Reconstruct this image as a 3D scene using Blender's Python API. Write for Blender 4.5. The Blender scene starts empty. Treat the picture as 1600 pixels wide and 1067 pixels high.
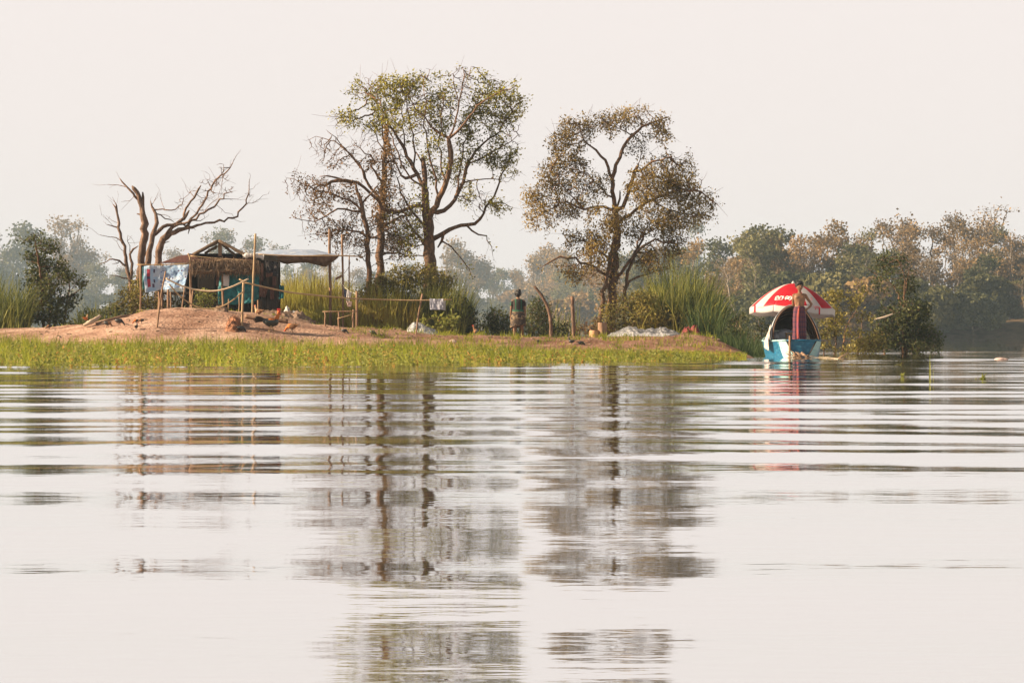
import bpy, math, random
import numpy as np
from mathutils import Vector, Matrix

R = math.radians
SC = bpy.context.scene
COL = SC.collection
rng = np.random.default_rng(7)
random.seed(7)

# ---------------------------------------------------------------- camera, world, sun, exposure
H, F, HY = 0.68, 3600.0, 517.0        # eye height, focal length in photo pixels, horizon row
cd = bpy.data.cameras.new('camera'); cam = bpy.data.objects.new('camera', cd); COL.objects.link(cam)
cam.location = (0, 0, H); cam.rotation_euler = (R(90), 0, 0)
cd.sensor_width = 36; cd.lens = F / 1600 * 36; cd.shift_y = -(533.5 - HY) / 1600
cd.clip_start = 0.1; cd.clip_end = 3000
SC.camera = cam
SUN_EL, SUN_AZ = R(25), R(-97)
w = bpy.data.worlds.new('World'); SC.world = w; w.use_nodes = True
wn = w.node_tree; wn.nodes.clear()
sky = wn.nodes.new('ShaderNodeTexSky'); sky.sky_type = 'NISHITA'; sky.sun_disc = False
sky.sun_elevation = SUN_EL; sky.sun_rotation = SUN_AZ
sky.air_density = 1.0; sky.dust_density = 4.0; sky.ozone_density = 1.0
hs = wn.nodes.new('ShaderNodeHueSaturation'); hs.inputs['Saturation'].default_value = 0.25
mx = wn.nodes.new('ShaderNodeMix'); mx.data_type = 'RGBA'
mx.inputs[0].default_value = 0.8; mx.inputs[7].default_value = (9.70, 8.74, 8.38, 1)
bg = wn.nodes.new('ShaderNodeBackground'); bg.inputs['Strength'].default_value = 0.0396
wo = wn.nodes.new('ShaderNodeOutputWorld')
wn.links.new(sky.outputs[0], hs.inputs['Color']); wn.links.new(hs.outputs[0], mx.inputs[6])
tcw = wn.nodes.new('ShaderNodeTexCoord'); sxw = wn.nodes.new('ShaderNodeSeparateXYZ'); mrw = wn.nodes.new('ShaderNodeMapRange')
mrw.inputs[1].default_value = 0.16; mrw.inputs[2].default_value = 0.7; mrw.inputs[3].default_value = 1.0; mrw.inputs[4].default_value = 0.18; mrw.interpolation_type = 'SMOOTHSTEP'
vm = wn.nodes.new('ShaderNodeVectorMath'); vm.operation = 'SCALE'          # hazy sky: bright low down, darker overhead
wn.links.new(tcw.outputs['Generated'], sxw.inputs[0]); wn.links.new(sxw.outputs[2], mrw.inputs[0])
wn.links.new(mx.outputs[2], vm.inputs[0]); wn.links.new(mrw.outputs[0], vm.inputs['Scale'])
wn.links.new(vm.outputs[0], bg.inputs[0]); wn.links.new(bg.outputs[0], wo.inputs[0])
sd = (math.sin(SUN_AZ) * math.cos(SUN_EL), math.cos(SUN_AZ) * math.cos(SUN_EL), math.sin(SUN_EL))
ld = bpy.data.lights.new('sun', 'SUN'); ld.energy = 5.0; ld.angle = R(0.6); ld.color = (1.0, 0.77, 0.52)
lo = bpy.data.objects.new('sun', ld); COL.objects.link(lo)
lo.rotation_euler = Vector(sd).to_track_quat('Z', 'Y').to_euler(); lo.location = (-60, 40, 30)
vs = SC.view_settings
vs.view_transform = 'Standard'; vs.look = 'None'; vs.exposure = 1.5; vs.gamma = 1.0; vs.use_curve_mapping = False
SC.cycles.max_bounces = 8; SC.cycles.diffuse_bounces = 2; SC.cycles.glossy_bounces = 3
SC.cycles.transmission_bounces = 4; SC.cycles.transparent_max_bounces = 8; SC.cycles.volume_bounces = 0
SC.cycles.use_denoising = True
SC.cycles.sample_clamp_indirect = 4.0

def P(px, py, Y):
    """point of the place at depth Y metres that the photo shows at (px, py)"""
    return np.array([(px - 800) / F * Y, Y, H + (HY - py) / F * Y])
def PX(px, Y): return (px - 800) / F * Y

# ---------------------------------------------------------------- materials
def new_mat(name):
    m = bpy.data.materials.new(name); m.use_nodes = True
    nt = m.node_tree; nt.nodes.clear()
    out = nt.nodes.new('ShaderNodeOutputMaterial')
    return m, nt, out

def N(nt, t, **kw):
    n = nt.nodes.new(t)
    for k, v in kw.items(): setattr(n, k, v)
    return n

def ramp(nt, fac, stops):
    r = N(nt, 'ShaderNodeValToRGB'); el = r.color_ramp.elements
    while len(el) < len(stops): el.new(0.5)
    for e, (p, c) in zip(el, stops): e.position = p; e.color = (*c, 1)
    nt.links.new(fac, r.inputs[0]); return r.outputs[0]

def coords(nt, scale=(1, 1, 1), obj=True):
    tc = N(nt, 'ShaderNodeTexCoord'); mp = N(nt, 'ShaderNodeMapping'); mp.inputs['Scale'].default_value = scale
    nt.links.new(tc.outputs['Object'], mp.inputs[0]); return mp.outputs[0]

def mat(name, c1, c2=None, scale=6.0, rough=0.8, stretch=(1, 1, 1), bump=0.0, detail=6, spec=0.3, metal=0, sheer=0.0, contrast=(0.3, 0.7), c3=None):
    m, nt, out = new_mat(name)
    b = N(nt, 'ShaderNodeBsdfPrincipled'); b.inputs['Roughness'].default_value = rough
    b.inputs['Specular IOR Level'].default_value = spec; b.inputs['Metallic'].default_value = metal
    c2 = c2 or tuple(x * 0.75 for x in c1)
    nz = N(nt, 'ShaderNodeTexNoise'); nz.inputs['Scale'].default_value = scale; nz.inputs['Detail'].default_value = detail
    nz.inputs['Roughness'].default_value = 0.65
    nt.links.new(coords(nt, stretch), nz.inputs['Vector'])
    st = [(contrast[0], c1), (contrast[1], c2)]
    if c3: st = [(contrast[0], c1), ((contrast[0] + contrast[1]) / 2, c2), (contrast[1], c3)]
    col = ramp(nt, nz.outputs['Fac'], st)
    nt.links.new(col, b.inputs['Base Color'])
    if bump:
        bp = N(nt, 'ShaderNodeBump'); bp.inputs['Strength'].default_value = bump; bp.inputs['Distance'].default_value = 0.05
        nt.links.new(nz.outputs['Fac'], bp.inputs['Height']); nt.links.new(bp.outputs[0], b.inputs['Normal'])
    if sheer:
        t = N(nt, 'ShaderNodeBsdfTranslucent'); nt.links.new(col, t.inputs[0])
        mxs = N(nt, 'ShaderNodeMixShader'); mxs.inputs[0].default_value = sheer
        nt.links.new(b.outputs[0], mxs.inputs[1]); nt.links.new(t.outputs[0], mxs.inputs[2]); nt.links.new(mxs.outputs[0], out.inputs[0])
    else: nt.links.new(b.outputs[0], out.inputs[0])
    return m

def leaf_mat(name, stops, trans=0.4, clump=0.5, rough=0.6, per_object=0.0):
    """leaves or blades: a random colour per leaf, shifted by a slow noise through the crown"""
    m, nt, out = new_mat(name)
    g = N(nt, 'ShaderNodeNewGeometry')
    nz = N(nt, 'ShaderNodeTexNoise'); nz.inputs['Scale'].default_value = clump; nz.inputs['Detail'].default_value = 2
    nt.links.new(coords(nt), nz.inputs['Vector'])
    mr = N(nt, 'ShaderNodeMapRange'); mr.inputs[1].default_value = 0.3; mr.inputs[2].default_value = 0.7
    nt.links.new(nz.outputs['Fac'], mr.inputs[0])
    a = N(nt, 'ShaderNodeMix'); a.inputs[0].default_value = 0.5
    nt.links.new(g.outputs['Random Per Island'], a.inputs[2]); nt.links.new(mr.outputs[0], a.inputs[3])
    fac = a.outputs[0]
    if per_object:
        oi = N(nt, 'ShaderNodeObjectInfo')
        a2 = N(nt, 'ShaderNodeMix'); a2.inputs[0].default_value = per_object
        nt.links.new(fac, a2.inputs[2]); nt.links.new(oi.outputs['Random'], a2.inputs[3]); fac = a2.outputs[0]
    col = ramp(nt, fac, stops)
    d = N(nt, 'ShaderNodeBsdfPrincipled'); d.inputs['Roughness'].default_value = rough; d.inputs['Specular IOR Level'].default_value = 0.25
    nt.links.new(col, d.inputs['Base Color'])
    t = N(nt, 'ShaderNodeBsdfTranslucent'); nt.links.new(col, t.inputs[0])
    ms = N(nt, 'ShaderNodeMixShader'); ms.inputs[0].default_value = trans
    nt.links.new(d.outputs[0], ms.inputs[1]); nt.links.new(t.outputs[0], ms.inputs[2]); nt.links.new(ms.outputs[0], out.inputs[0])
    return m

# ---------------------------------------------------------------- mesh builder
class MB:
    def __init__(s): s.v = []; s.f = []; s.m = []; s.n = 0
    def add(s, verts, faces, mi=0):
        verts = np.asarray(verts, float).reshape(-1, 3)
        s.v.append(verts)
        for f in faces: s.f.append(tuple(int(i) + s.n for i in f)); s.m.append(mi)
        s.n += len(verts); return s
    def tube(s, pts, rad, n=6, mi=0, cap=True, flat=1.0, wob=0.0):
        pts = np.asarray(pts, float); k = len(pts)
        rad = np.full(k, rad, float) if np.isscalar(rad) else np.asarray(rad, float)
        tg = np.gradient(pts, axis=0); tg /= np.linalg.norm(tg, axis=1)[:, None] + 1e-9
        up = np.array([0, 0, 1.]) if abs(tg[0][2]) < 0.9 else np.array([0, 1., 0])
        u = np.cross(tg[0], up); u /= np.linalg.norm(u) + 1e-9
        ang = np.arange(n) * 2 * math.pi / n; rings = []
        for i in range(k):
            u = u - tg[i] * np.dot(u, tg[i]); u /= np.linalg.norm(u) + 1e-9
            vv = np.cross(tg[i], u)
            rr = rad[i] * (1 + (rng.uniform(-wob, wob, n) if wob else 0))
            rings.append(pts[i] + (np.cos(ang) * rr)[:, None] * u + (np.sin(ang) * rr * flat)[:, None] * vv)
        fs = []
        for i in range(k - 1):
            for j in range(n):
                a = i * n + j; b = i * n + (j + 1) % n
                fs.append((a, b, b + n, a + n))
        if cap: fs.append(tuple(range(n))[::-1]); fs.append(tuple(range((k - 1) * n, k * n)))
        return s.add(np.concatenate(rings), fs, mi)
    def loft(s, rings, n=14, mi=0, power=1.0):
        """rings: (cx, cy, cz, rx, ry) ellipses stacked in order"""
        ang = np.arange(n) * 2 * math.pi / n; vs_ = []; fs = []
        for (cx, cy, cz, rx, ry) in rings:
            c, sn = np.cos(ang), np.sin(ang)
            vs_.append(np.stack([cx + rx * np.sign(c) * np.abs(c) ** power, cy + ry * np.sign(sn) * np.abs(sn) ** power, np.full(n, cz)], 1))
        for i in range(len(rings) - 1):
            for j in range(n):
                a = i * n + j; b = i * n + (j + 1) % n; fs.append((a, b, b + n, a + n))
        k = len(rings); fs.append(tuple(range(n))[::-1]); fs.append(tuple(range((k - 1) * n, k * n)))
        return s.add(np.concatenate(vs_), fs, mi)
    def box(s, c, size, mi=0, rot=None):
        h = np.array(size) / 2
        v = np.array([[x, y, z] for x in (-1, 1) for y in (-1, 1) for z in (-1, 1)]) * h
        if rot is not None: v = v @ np.array(Matrix(rot).to_3x3()).T
        return s.add(v + np.array(c), [(0, 1, 3, 2), (4, 6, 7, 5), (0, 4, 5, 1), (2, 3, 7, 6), (0, 2, 6, 4), (1, 5, 7, 3)], mi)
    def ball(s, c, r, mi=0, seg=12, rings=8):
        r = np.array([r] * 3 if np.isscalar(r) else r, float); vs_ = [[0, 0, 1]]; fs = []
        for i in range(1, rings):
            t = math.pi * i / rings
            for j in range(seg):
                a = 2 * math.pi * j / seg; vs_.append([math.sin(t) * math.cos(a), math.sin(t) * math.sin(a), math.cos(t)])
        vs_.append([0, 0, -1])
        for j in range(seg): fs.append((0, 1 + j, 1 + (j + 1) % seg))
        for i in range(rings - 2):
            for j in range(seg):
                a = 1 + i * seg + j; b = 1 + i * seg + (j + 1) % seg; fs.append((a, a + seg, b + seg, b))
        L = len(vs_) - 1
        for j in range(seg): fs.append((L, L - seg + (j + 1) % seg, L - seg + j))
        return s.add(np.array(vs_) * r + np.array(c), fs, mi)
    def grid(s, pts, mi=0, mfun=None):
        """pts: array (a, b, 3)"""
        a, b = pts.shape[:2]; base = s.n
        s.v.append(pts.reshape(-1, 3)); s.n += a * b
        for i in range(a - 1):
            for j in range(b - 1):
                s.f.append((base + i * b + j, base + i * b + j + 1, base + (i + 1) * b + j + 1, base + (i + 1) * b + j))
                s.m.append(mfun(i, j) if mfun else mi)
        return s
    def build(s, name, mats, parent=None, smooth=True, origin=None):
        V = np.concatenate(s.v) if s.v else np.zeros((0, 3))
        if origin is not None: V = V - np.array(origin)
        return raw(name, V, s.f, mats, parent, smooth, s.m, origin)

def raw(name, V, faces, mats, parent=None, smooth=True, mi=None, origin=None):
    me = bpy.data.meshes.new(name); me.from_pydata(np.asarray(V).tolist(), [], faces)
    mats = mats if isinstance(mats, (list, tuple)) else [mats]
    for m in mats: me.materials.append(m)
    if mi is not None and len(mats) > 1: me.polygons.foreach_set('material_index', np.array(mi, dtype=np.int32))
    me.polygons.foreach_set('use_smooth', np.full(len(me.polygons), smooth)); me.update()
    o = bpy.data.objects.new(name, me); COL.objects.link(o)
    if origin is not None: o.location = origin
    if parent: attach(o, parent)
    return o

def quads(name, Q, mats, parent=None, mi=None, smooth=False):
    """fast: Q is (n, 4, 3), every quad its own island"""
    n = len(Q); me = bpy.data.meshes.new(name)
    me.vertices.add(n * 4); me.vertices.foreach_set('co', np.asarray(Q, np.float32).reshape(-1))
    me.loops.add(n * 4); me.loops.foreach_set('vertex_index', np.arange(n * 4, dtype=np.int32))
    me.polygons.add(n); me.polygons.foreach_set('loop_start', np.arange(0, n * 4, 4, dtype=np.int32))
    mats = mats if isinstance(mats, (list, tuple)) else [mats]
    for m in mats: me.materials.append(m)
    if mi is not None: me.polygons.foreach_set('material_index', np.asarray(mi, np.int32))
    me.update(calc_edges=True); me.validate()
    o = bpy.data.objects.new(name, me); COL.objects.link(o)
    if parent: attach(o, parent)
    return o

def attach(o, p):
    o.parent = p
    if o.location.length == 0 and p.location.length: o.matrix_parent_inverse = Matrix.Translation(-p.location)
    elif p.location.length: o.matrix_parent_inverse = Matrix.Translation(-p.location)

def tag(o, label=None, cat=None, group=None, kind=None):
    if label: o['label'] = label
    if cat: o['category'] = cat
    if group: o['group'] = group
    if kind: o['kind'] = kind
    return o
def thing(name, label, cat, loc, group=None):
    o = bpy.data.objects.new(name, None); COL.objects.link(o); o.location = tuple(float(v) for v in loc)
    o.empty_display_size = 0.2
    return tag(o, label, cat, group)

def smooth01(t): t = np.clip(t, 0, 1); return t * t * (3 - 2 * t)
def vnoise(x, y, s=0):
    """cheap smooth value noise, vectorised"""
    x = np.asarray(x, float); y = np.asarray(y, float)
    xi = np.floor(x).astype(np.int64); yi = np.floor(y).astype(np.int64); fx = x - xi; fy = y - yi
    def h(a, b):
        n = (a * 374761393 + b * 668265263 + s * 1442695) & 0x7fffffff
        n = ((n ^ (n >> 13)) * 1274126177) & 0x7fffffff
        return ((n ^ (n >> 16)) & 0xffff) / 65535.0
    fx = fx * fx * (3 - 2 * fx); fy = fy * fy * (3 - 2 * fy)
    return (h(xi, yi) * (1 - fx) + h(xi + 1, yi) * fx) * (1 - fy) + (h(xi, yi + 1) * (1 - fx) + h(xi + 1, yi + 1) * fx) * fy
def fbm(x, y, s=0, o=4):
    r = 0; a = .5
    for i in range(o): r = r + a * vnoise(np.asarray(x) * 2 ** i, np.asarray(y) * 2 ** i, s + i); a *= .5
    return r

# ---------------------------------------------------------------- water
def wave(x, y):
    r = np.random.default_rng(3); z = np.zeros_like(x)
    near = smooth01((11.8 + 0.25 * np.sin(x * .7) - y) / 1.6)          # calm sheet close to the eye
    gust = 0.45 + 0.9 * fbm(x * .12, y * .16, 11, 3)
    for lam, sl, sp in ((3.1, .014, .08), (2.3, .015, .11), (1.75, .016, .16), (1.3, .015, .24), (0.9, .013, .35), (4.6, .009, .08), (0.62, .008, .6)):
        for q in range(2):
            a = r.normal(0, sp); k = 2 * math.pi / (lam * r.uniform(.88, 1.12)); ph = r.uniform(0, 6.28)
            env = .35 + 1.1 * vnoise(x * .22 + 9.1 * q + lam * 3, y * .30 + lam * 7, 40 + q)   # crests come and go
            z += (sl / k) * np.sin(k * (np.sin(a) * x + np.cos(a) * y) + ph) * (1 - near) * gust * env * .66
    calm = np.zeros_like(x)
    for lam, sl, sp in ((2.6, .0085, .04), (1.5, .0038, .10), (0.8, .0030, .25), (0.45, .0026, .45), (0.28, .0020, .7), (0.17, .0014, .8)):
        for q in range(2):
            a = r.normal(0, sp); k = 2 * math.pi / (lam * r.uniform(.9, 1.1)); ph = r.uniform(0, 6.28)
            calm += (sl / k) * np.sin(k * (np.sin(a) * x + np.cos(a) * y) + ph)
    swell = np.linspace(0, 12, 1201); sl = -.016 * smooth01((6.1 - swell) / .8) * smooth01((swell - 2) / 1.5); zz = np.concatenate([[0], np.cumsum((sl[1:] + sl[:-1]) / 2 * .01)]); zz -= zz[-1]
    lng = np.interp(y + .25 * np.sin(x * .9 + 1), swell, zz) * (.75 + .5 * fbm(x * .3 + 5, y * .1, 31, 2))   # one long low wake swell near the eye
    return z + calm * (.35 + .65 * near) + lng
def make_water():
    m, nt, out = new_mat('river_water')
    tc = N(nt, 'ShaderNodeTexCoord'); mp = N(nt, 'ShaderNodeMapping'); mp.inputs['Scale'].default_value = (1.6, 5.0, 1)
    nt.links.new(tc.outputs['Object'], mp.inputs[0])
    nz = N(nt, 'ShaderNodeTexNoise'); nz.inputs['Scale'].default_value = 1.6; nz.inputs['Detail'].default_value = 3
    nt.links.new(mp.outputs[0], nz.inputs['Vector'])
    bp = N(nt, 'ShaderNodeBump'); bp.inputs['Strength'].default_value = 0.14; bp.inputs['Distance'].default_value = 0.01
    nt.links.new(nz.outputs['Fac'], bp.inputs['Height'])
    d = N(nt, 'ShaderNodeBsdfDiffuse'); d.inputs[0].default_value = (0.10, 0.09, 0.065, 1)
    g = N(nt, 'ShaderNodeBsdfGlossy'); g.inputs['Roughness'].default_value = 0.03; g.inputs[0].default_value = (1, 1, 1, 1)
    lw = N(nt, 'ShaderNodeFresnel'); lw.inputs[0].default_value = 1.6
    nt.links.new(bp.outputs[0], g.inputs['Normal']); 
    ms = N(nt, 'ShaderNodeMixShader')
    mrf = N(nt, 'ShaderNodeMapRange'); mrf.inputs[3].default_value = .84; mrf.inputs[4].default_value = .98; nt.links.new(lw.outputs[0], mrf.inputs[0])
    nt.links.new(mrf.outputs[0], ms.inputs[0]); nt.links.new(d.outputs[0], ms.inputs[1]); nt.links.new(g.outputs[0], ms.inputs[2])
    nt.links.new(ms.outputs[0], out.inputs[0])
    ys = [1.6]
    while ys[-1] < 330: ys.append(ys[-1] + max(.022, ys[-1] * (.0052 if ys[-1] < 75 else .02)))
    ys = np.array(ys)
    xs = np.concatenate([np.linspace(-690, -62, 14)[:-1], np.linspace(-62, -24, 60)[:-1], np.linspace(-24, 24, 200)[:-1], np.linspace(24, 110, 110)[:-1], np.linspace(110, 690, 14)])
    X, Y = np.meshgrid(xs, ys); Z = wave(X, Y)
    Z *= smooth01((330 - Y) / 150) * smooth01((110 - np.abs(X)) / 40)
    b = MB(); nr, nc = X.shape
    V = np.stack([X, Y, Z], -1).reshape(-1, 3)
    i, j = np.meshgrid(np.arange(nr - 1), np.arange(nc - 1), indexing='ij'); a = (i * nc + j).reshape(-1)
    Fq = np.stack([a, a + 1, a + nc + 1, a + nc], 1)
    nb = len(V)
    ex = np.array([[-690, -50, 0], [690, -50, 0], [690, ys[0], 0], [-690, ys[0], 0], [-690, ys[-1], 0], [690, ys[-1], 0], [690, 1100, 0], [-690, 1100, 0]])
    faces = [tuple(f) for f in Fq.tolist()] + [(nb, nb + 1, nb + 2, nb + 3), (nb + 4, nb + 5, nb + 6, nb + 7)]
    o = raw('water', np.concatenate([V, ex]), faces, m, smooth=True)
    tag(o, kind='structure')
make_water()

# ---------------------------------------------------------------- island and far banks
CREST_X = np.array([-600, -100, 0, 100, 160, 200, 240, 290, 400, 460, 520, 600, 700, 800, 950, 1050, 1100, 1135, 1152, 1200, 1500])
CREST_Y = np.array([519, 518, 517, 512, 505, 498, 487, 483, 487, 500, 512, 514, 524, 527, 529, 523, 524, 535, 558, 567, 570])
def gz(x, y):
    x = np.asarray(x, float); y = np.asarray(y, float)
    px = x * 3600 / 64 + 800
    c = H + (HY - np.interp(px, CREST_X, CREST_Y)) / 3600 * 64
    cs = H + (HY - np.interp(px - 25, CREST_X, CREST_Y)) / 3600 * 64; c2 = H + (HY - np.interp(px + 25, CREST_X, CREST_Y)) / 3600 * 64
    c = (c + cs + c2) / 3
    up = np.sin(np.clip((y - 56.6) / 6.4, 0, 1) * math.pi / 2)
    z = -0.55 + 0.57 * smooth01((y - 50) / 6.6) + (np.maximum(c, -.3) - 0.02) * up
    z = z - .45 * smooth01((px - 1125) / 70)
    back = np.where(y > 63, 1 - 0.18 * smooth01((y - 63) / 5), 1)
    z = np.where(y > 63, z * back, z)
    z = z - (np.maximum(c, 0) + .6) * smooth01((y - 84) / 6)
    z = np.maximum(z, -.6 + .50 * np.exp(-((x - 9.6) / 1.9) ** 2 - ((y - 68.5) / 1.9) ** 2))
    z = np.maximum(z, -.6 + .48 * np.exp(-((x - 6.6) / 1.5) ** 2 - ((y - 66.5) / 2.6) ** 2))
    z = z + (fbm(x * 1.2, y * 1.2, 5, 4) - .5) * .15 * smooth01((z + .15) / .3) + (fbm(x * .5, y * 3.1, 9, 3) - .45) * .15 * smooth01(z / .4)
    return z
def gzs(x, y): return float(gz(np.array([x]), np.array([y]))[0])

def earth_mat(name, a, b_, c):
    m, nt, out = new_mat(name)
    bs = N(nt, 'ShaderNodeBsdfPrincipled'); bs.inputs['Roughness'].default_value = 0.95; bs.inputs['Specular IOR Level'].default_value = 0.1
    n1 = N(nt, 'ShaderNodeTexNoise'); n1.inputs['Scale'].default_value = 0.9; n1.inputs['Detail'].default_value = 9; n1.inputs['Roughness'].default_value = 0.7
    nt.links.new(coords(nt, (1, 1, 2.5)), n1.inputs['Vector'])
    col = ramp(nt, n1.outputs['Fac'], [(0.32, c), (0.5, a), (0.68, b_)])
    n2 = N(nt, 'ShaderNodeTexNoise'); n2.inputs['Scale'].default_value = 14; n2.inputs['Detail'].default_value = 5
    nt.links.new(coords(nt, (1, 1, 1)), n2.inputs['Vector'])
    mm = N(nt, 'ShaderNodeMix', data_type='RGBA', blend_type='MULTIPLY'); mm.inputs[0].default_value = 0.7
    nt.links.new(col, mm.inputs[6]); nt.links.new(ramp(nt, n2.outputs['Fac'], [(0.35, (.55, .5, .46)), (0.6, (1, 1, 1))]), mm.inputs[7])
    tc = N(nt, 'ShaderNodeTexCoord'); sx = N(nt, 'ShaderNodeSeparateXYZ'); nt.links.new(tc.outputs['Object'], sx.inputs[0])
    ax = N(nt, 'ShaderNodeMath', operation='MULTIPLY_ADD'); ax.inputs[1].default_value = 6; nt.links.new(n1.outputs['Fac'], ax.inputs[0]); nt.links.new(sx.outputs[0], ax.inputs[2])
    mrx = N(nt, 'ShaderNodeMapRange'); mrx.inputs[1].default_value = -3.5; mrx.inputs[2].default_value = 4; nt.links.new(ax.outputs[0], mrx.inputs[0])
    m3 = N(nt, 'ShaderNodeMix', data_type='RGBA', blend_type='MULTIPLY'); nt.links.new(mrx.outputs[0], m3.inputs[0])     # darker, damper loam at the low end
    nt.links.new(mm.outputs[2], m3.inputs[6]); m3.inputs[7].default_value = (.62, .56, .52, 1)
    nt.links.new(m3.outputs[2], bs.inputs['Base Color'])
    bp = N(nt, 'ShaderNodeBump'); bp.inputs['Strength'].default_value = 0.7; bp.inputs['Distance'].default_value = 0.06
    nt.links.new(n2.outputs['Fac'], bp.inputs['Height']); nt.links.new(bp.outputs[0], bs.inputs['Normal'])
    nt.links.new(bs.outputs[0], out.inputs[0]); return m
M_earth = earth_mat('pink_earth', (0.38, 0.245, 0.185), (0.54, 0.39, 0.31), (0.20, 0.11, 0.075))
def sheet(name, xs, ys, fz, m):
    X, Y = np.meshgrid(xs, ys); Z = fz(X, Y); nr, nc = X.shape
    i, j = np.meshgrid(np.arange(nr - 1), np.arange(nc - 1), indexing='ij'); a = (i * nc + j).reshape(-1)
    return tag(raw(name, np.stack([X, Y, Z], -1).reshape(-1, 3), [tuple(f) for f in np.stack([a, a + 1, a + nc + 1, a + nc], 1).tolist()], m), kind='structure')
sheet('ground', np.concatenate([np.linspace(-60, -20, 60)[:-1], np.linspace(-20, 14, 270)]), np.linspace(49, 92, 260), gz, M_earth)

def shore(x):  # where the far river bank starts
    return 745 - 500 * smooth01((np.asarray(x, float) - 8) / 22)
def gfar(x, y):
    d = y - shore(x) - 5 * (fbm(x * .05, y * 0, 3, 3) - .5)
    z = -1 + 1.9 * smooth01((d + 4) / 9) + 3.0 * smooth01(d / 90) + (fbm(x * .2, y * .2, 4, 3) - .5) * .7
    bump = 1.3 * np.exp(-((x - 57) / 7) ** 2 - ((y - 250) / 6) ** 2)
    return z + bump
M_farbank = earth_mat('far_bank_earth', (0.16, 0.12, 0.07), (0.24, 0.17, 0.11), (0.07, 0.07, 0.03))
sheet('far_bank', np.linspace(-520, 330, 280), np.linspace(232, 1080, 230), gfar, M_farbank)

# haze: one closed box of thin air round everything
def make_haze():
    m, nt, out = new_mat('river_haze')
    v = N(nt, 'ShaderNodeVolumePrincipled'); v.inputs['Color'].default_value = (0.56, 0.76, 0.95, 1)
    v.inputs['Density'].default_value = 0.00037; v.inputs['Anisotropy'].default_value = 0.0
    nt.links.new(v.outputs[0], out.inputs['Volume'])
    b = MB().box((0, 530, 22.5), (1400, 1180, 49.5)); o = b.build('haze', m, smooth=False)
    tag(o, kind='stuff')
make_haze()
# ---------------------------------------------------------------- trees
def colonize(seeds, par, att, step, infl, kill, iters=140, maxn=36000, lift=0.0, jit=.25):
    pos = [np.array(p, float) for p in seeds]; par = list(par)
    att = np.array(att, float); r = np.random.default_rng(len(att))
    A = np.array(pos)
    nd = np.full(len(att), 1e9); ni = np.zeros(len(att), int)
    def upd(idx0):
        nonlocal nd, ni
        B = np.array(pos[idx0:])
        for s in range(0, len(B), 64):
            d = np.linalg.norm(att[:, None] - B[None, s:s + 64], axis=2); k = d.argmin(1); dm = d[np.arange(len(att)), k]
            bt = dm < nd; nd = np.where(bt, dm, nd); ni = np.where(bt, k + s + idx0, ni)
    upd(0); seen = {}
    for it in range(iters):
        keep = nd > kill; att = att[keep]; nd = nd[keep]; ni = ni[keep]
        if not len(att) or len(pos) > maxn: break
        act = nd < infl
        if not act.any(): infl *= 1.5; continue
        D = np.zeros((len(pos), 3)); C = np.zeros(len(pos))
        dv = att[act] - np.array(pos)[ni[act]]; dv /= np.linalg.norm(dv, axis=1)[:, None] + 1e-9
        np.add.at(D, ni[act], dv); np.add.at(C, ni[act], 1)
        n0 = len(pos)
        for i in np.nonzero(C)[0]:
            if seen.get(i, 0) > 3: continue
            seen[i] = seen.get(i, 0) + 1
            d = D[i] / C[i] + r.normal(0, jit, 3) + np.array([0, 0, lift]); d /= np.linalg.norm(d) + 1e-9
            pos.append(pos[i] + d * step); par.append(int(i))
        if len(pos) == n0: break
        upd(n0)
    return np.array(pos), np.array(par)

def wood(pos, par, seed_r, tip=0.006, expo=2.4, sides=(8, 5, 3), scale=1.0):
    """radii by the pipe rule, then one tube per chain; returns builder, radii, depth-ordered tips"""
    n = len(pos); acc = np.zeros(n); ch = [[] for _ in range(n)]
    for i in range(n):
        if par[i] >= 0: ch[par[i]].append(i)
    order = sorted(range(n), key=lambda i: -i)
    rad = np.zeros(n)
    depth = np.zeros(n, int)
    stack = [i for i in range(n) if par[i] < 0]; topo = []
    while stack:
        i = stack.pop(); topo.append(i); stack.extend(ch[i])
    for i in reversed(topo):
        rad[i] = max((acc[i]) ** (1 / expo) if acc[i] > 0 else tip, tip)
        rad[i] = min(rad[i], .6)
        if i < len(seed_r) and seed_r[i] > 0: rad[i] = max(seed_r[i], min(rad[i], seed_r[i] * 1.05))
        if par[i] >= 0: acc[par[i]] += rad[i] ** expo
    b = MB(); starts = [(i, None) for i in range(n) if par[i] < 0]
    while starts:
        i, pre = starts.pop(); pts = []; rr = []
        if pre is not None: pts.append(pos[pre]); rr.append(min(rad[pre], rad[i] * 1.15))
        while True:
            pts.append(pos[i]); rr.append(rad[i])
            if not ch[i]: break
            k = max(ch[i], key=lambda c: rad[c])
            for c in ch[i]:
                if c != k: starts.append((c, i))
            i = k
        if len(pts) < 2: continue
        mr = max(rr); rr[-1] *= .5
        b.tube(pts, np.array(rr) * scale, n=sides[0] if mr > .06 else sides[1] if mr > .018 else sides[2], cap=mr > .03, wob=.12 if mr > .05 else 0)
    tips = np.array([i for i in range(n) if rad[i] < tip * 2.3])
    return b, rad, tips

def leaf_cards(centres, size, spread, k, r, droop=0.0, aspect=.55, fold=False):
    """k small leaves round each centre"""
    c = np.repeat(centres, k, 0); n = len(c)
    c = c + r.normal(0, spread, (n, 3))
    d = r.normal(0, 1, (n, 3)); d[:, 2] -= droop; d /= np.linalg.norm(d, axis=1)[:, None]
    e = np.cross(d, r.normal(0, 1, (n, 3))); e /= np.linalg.norm(e, axis=1)[:, None] + 1e-9
    s = (size * r.uniform(.6, 1.35, n))[:, None]
    return np.stack([c - d * s * .5, c + e * s * aspect * .5 - d * s * .05, c + d * s * .5, c - e * s * aspect * .5 - d * s * .05], 1)

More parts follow.
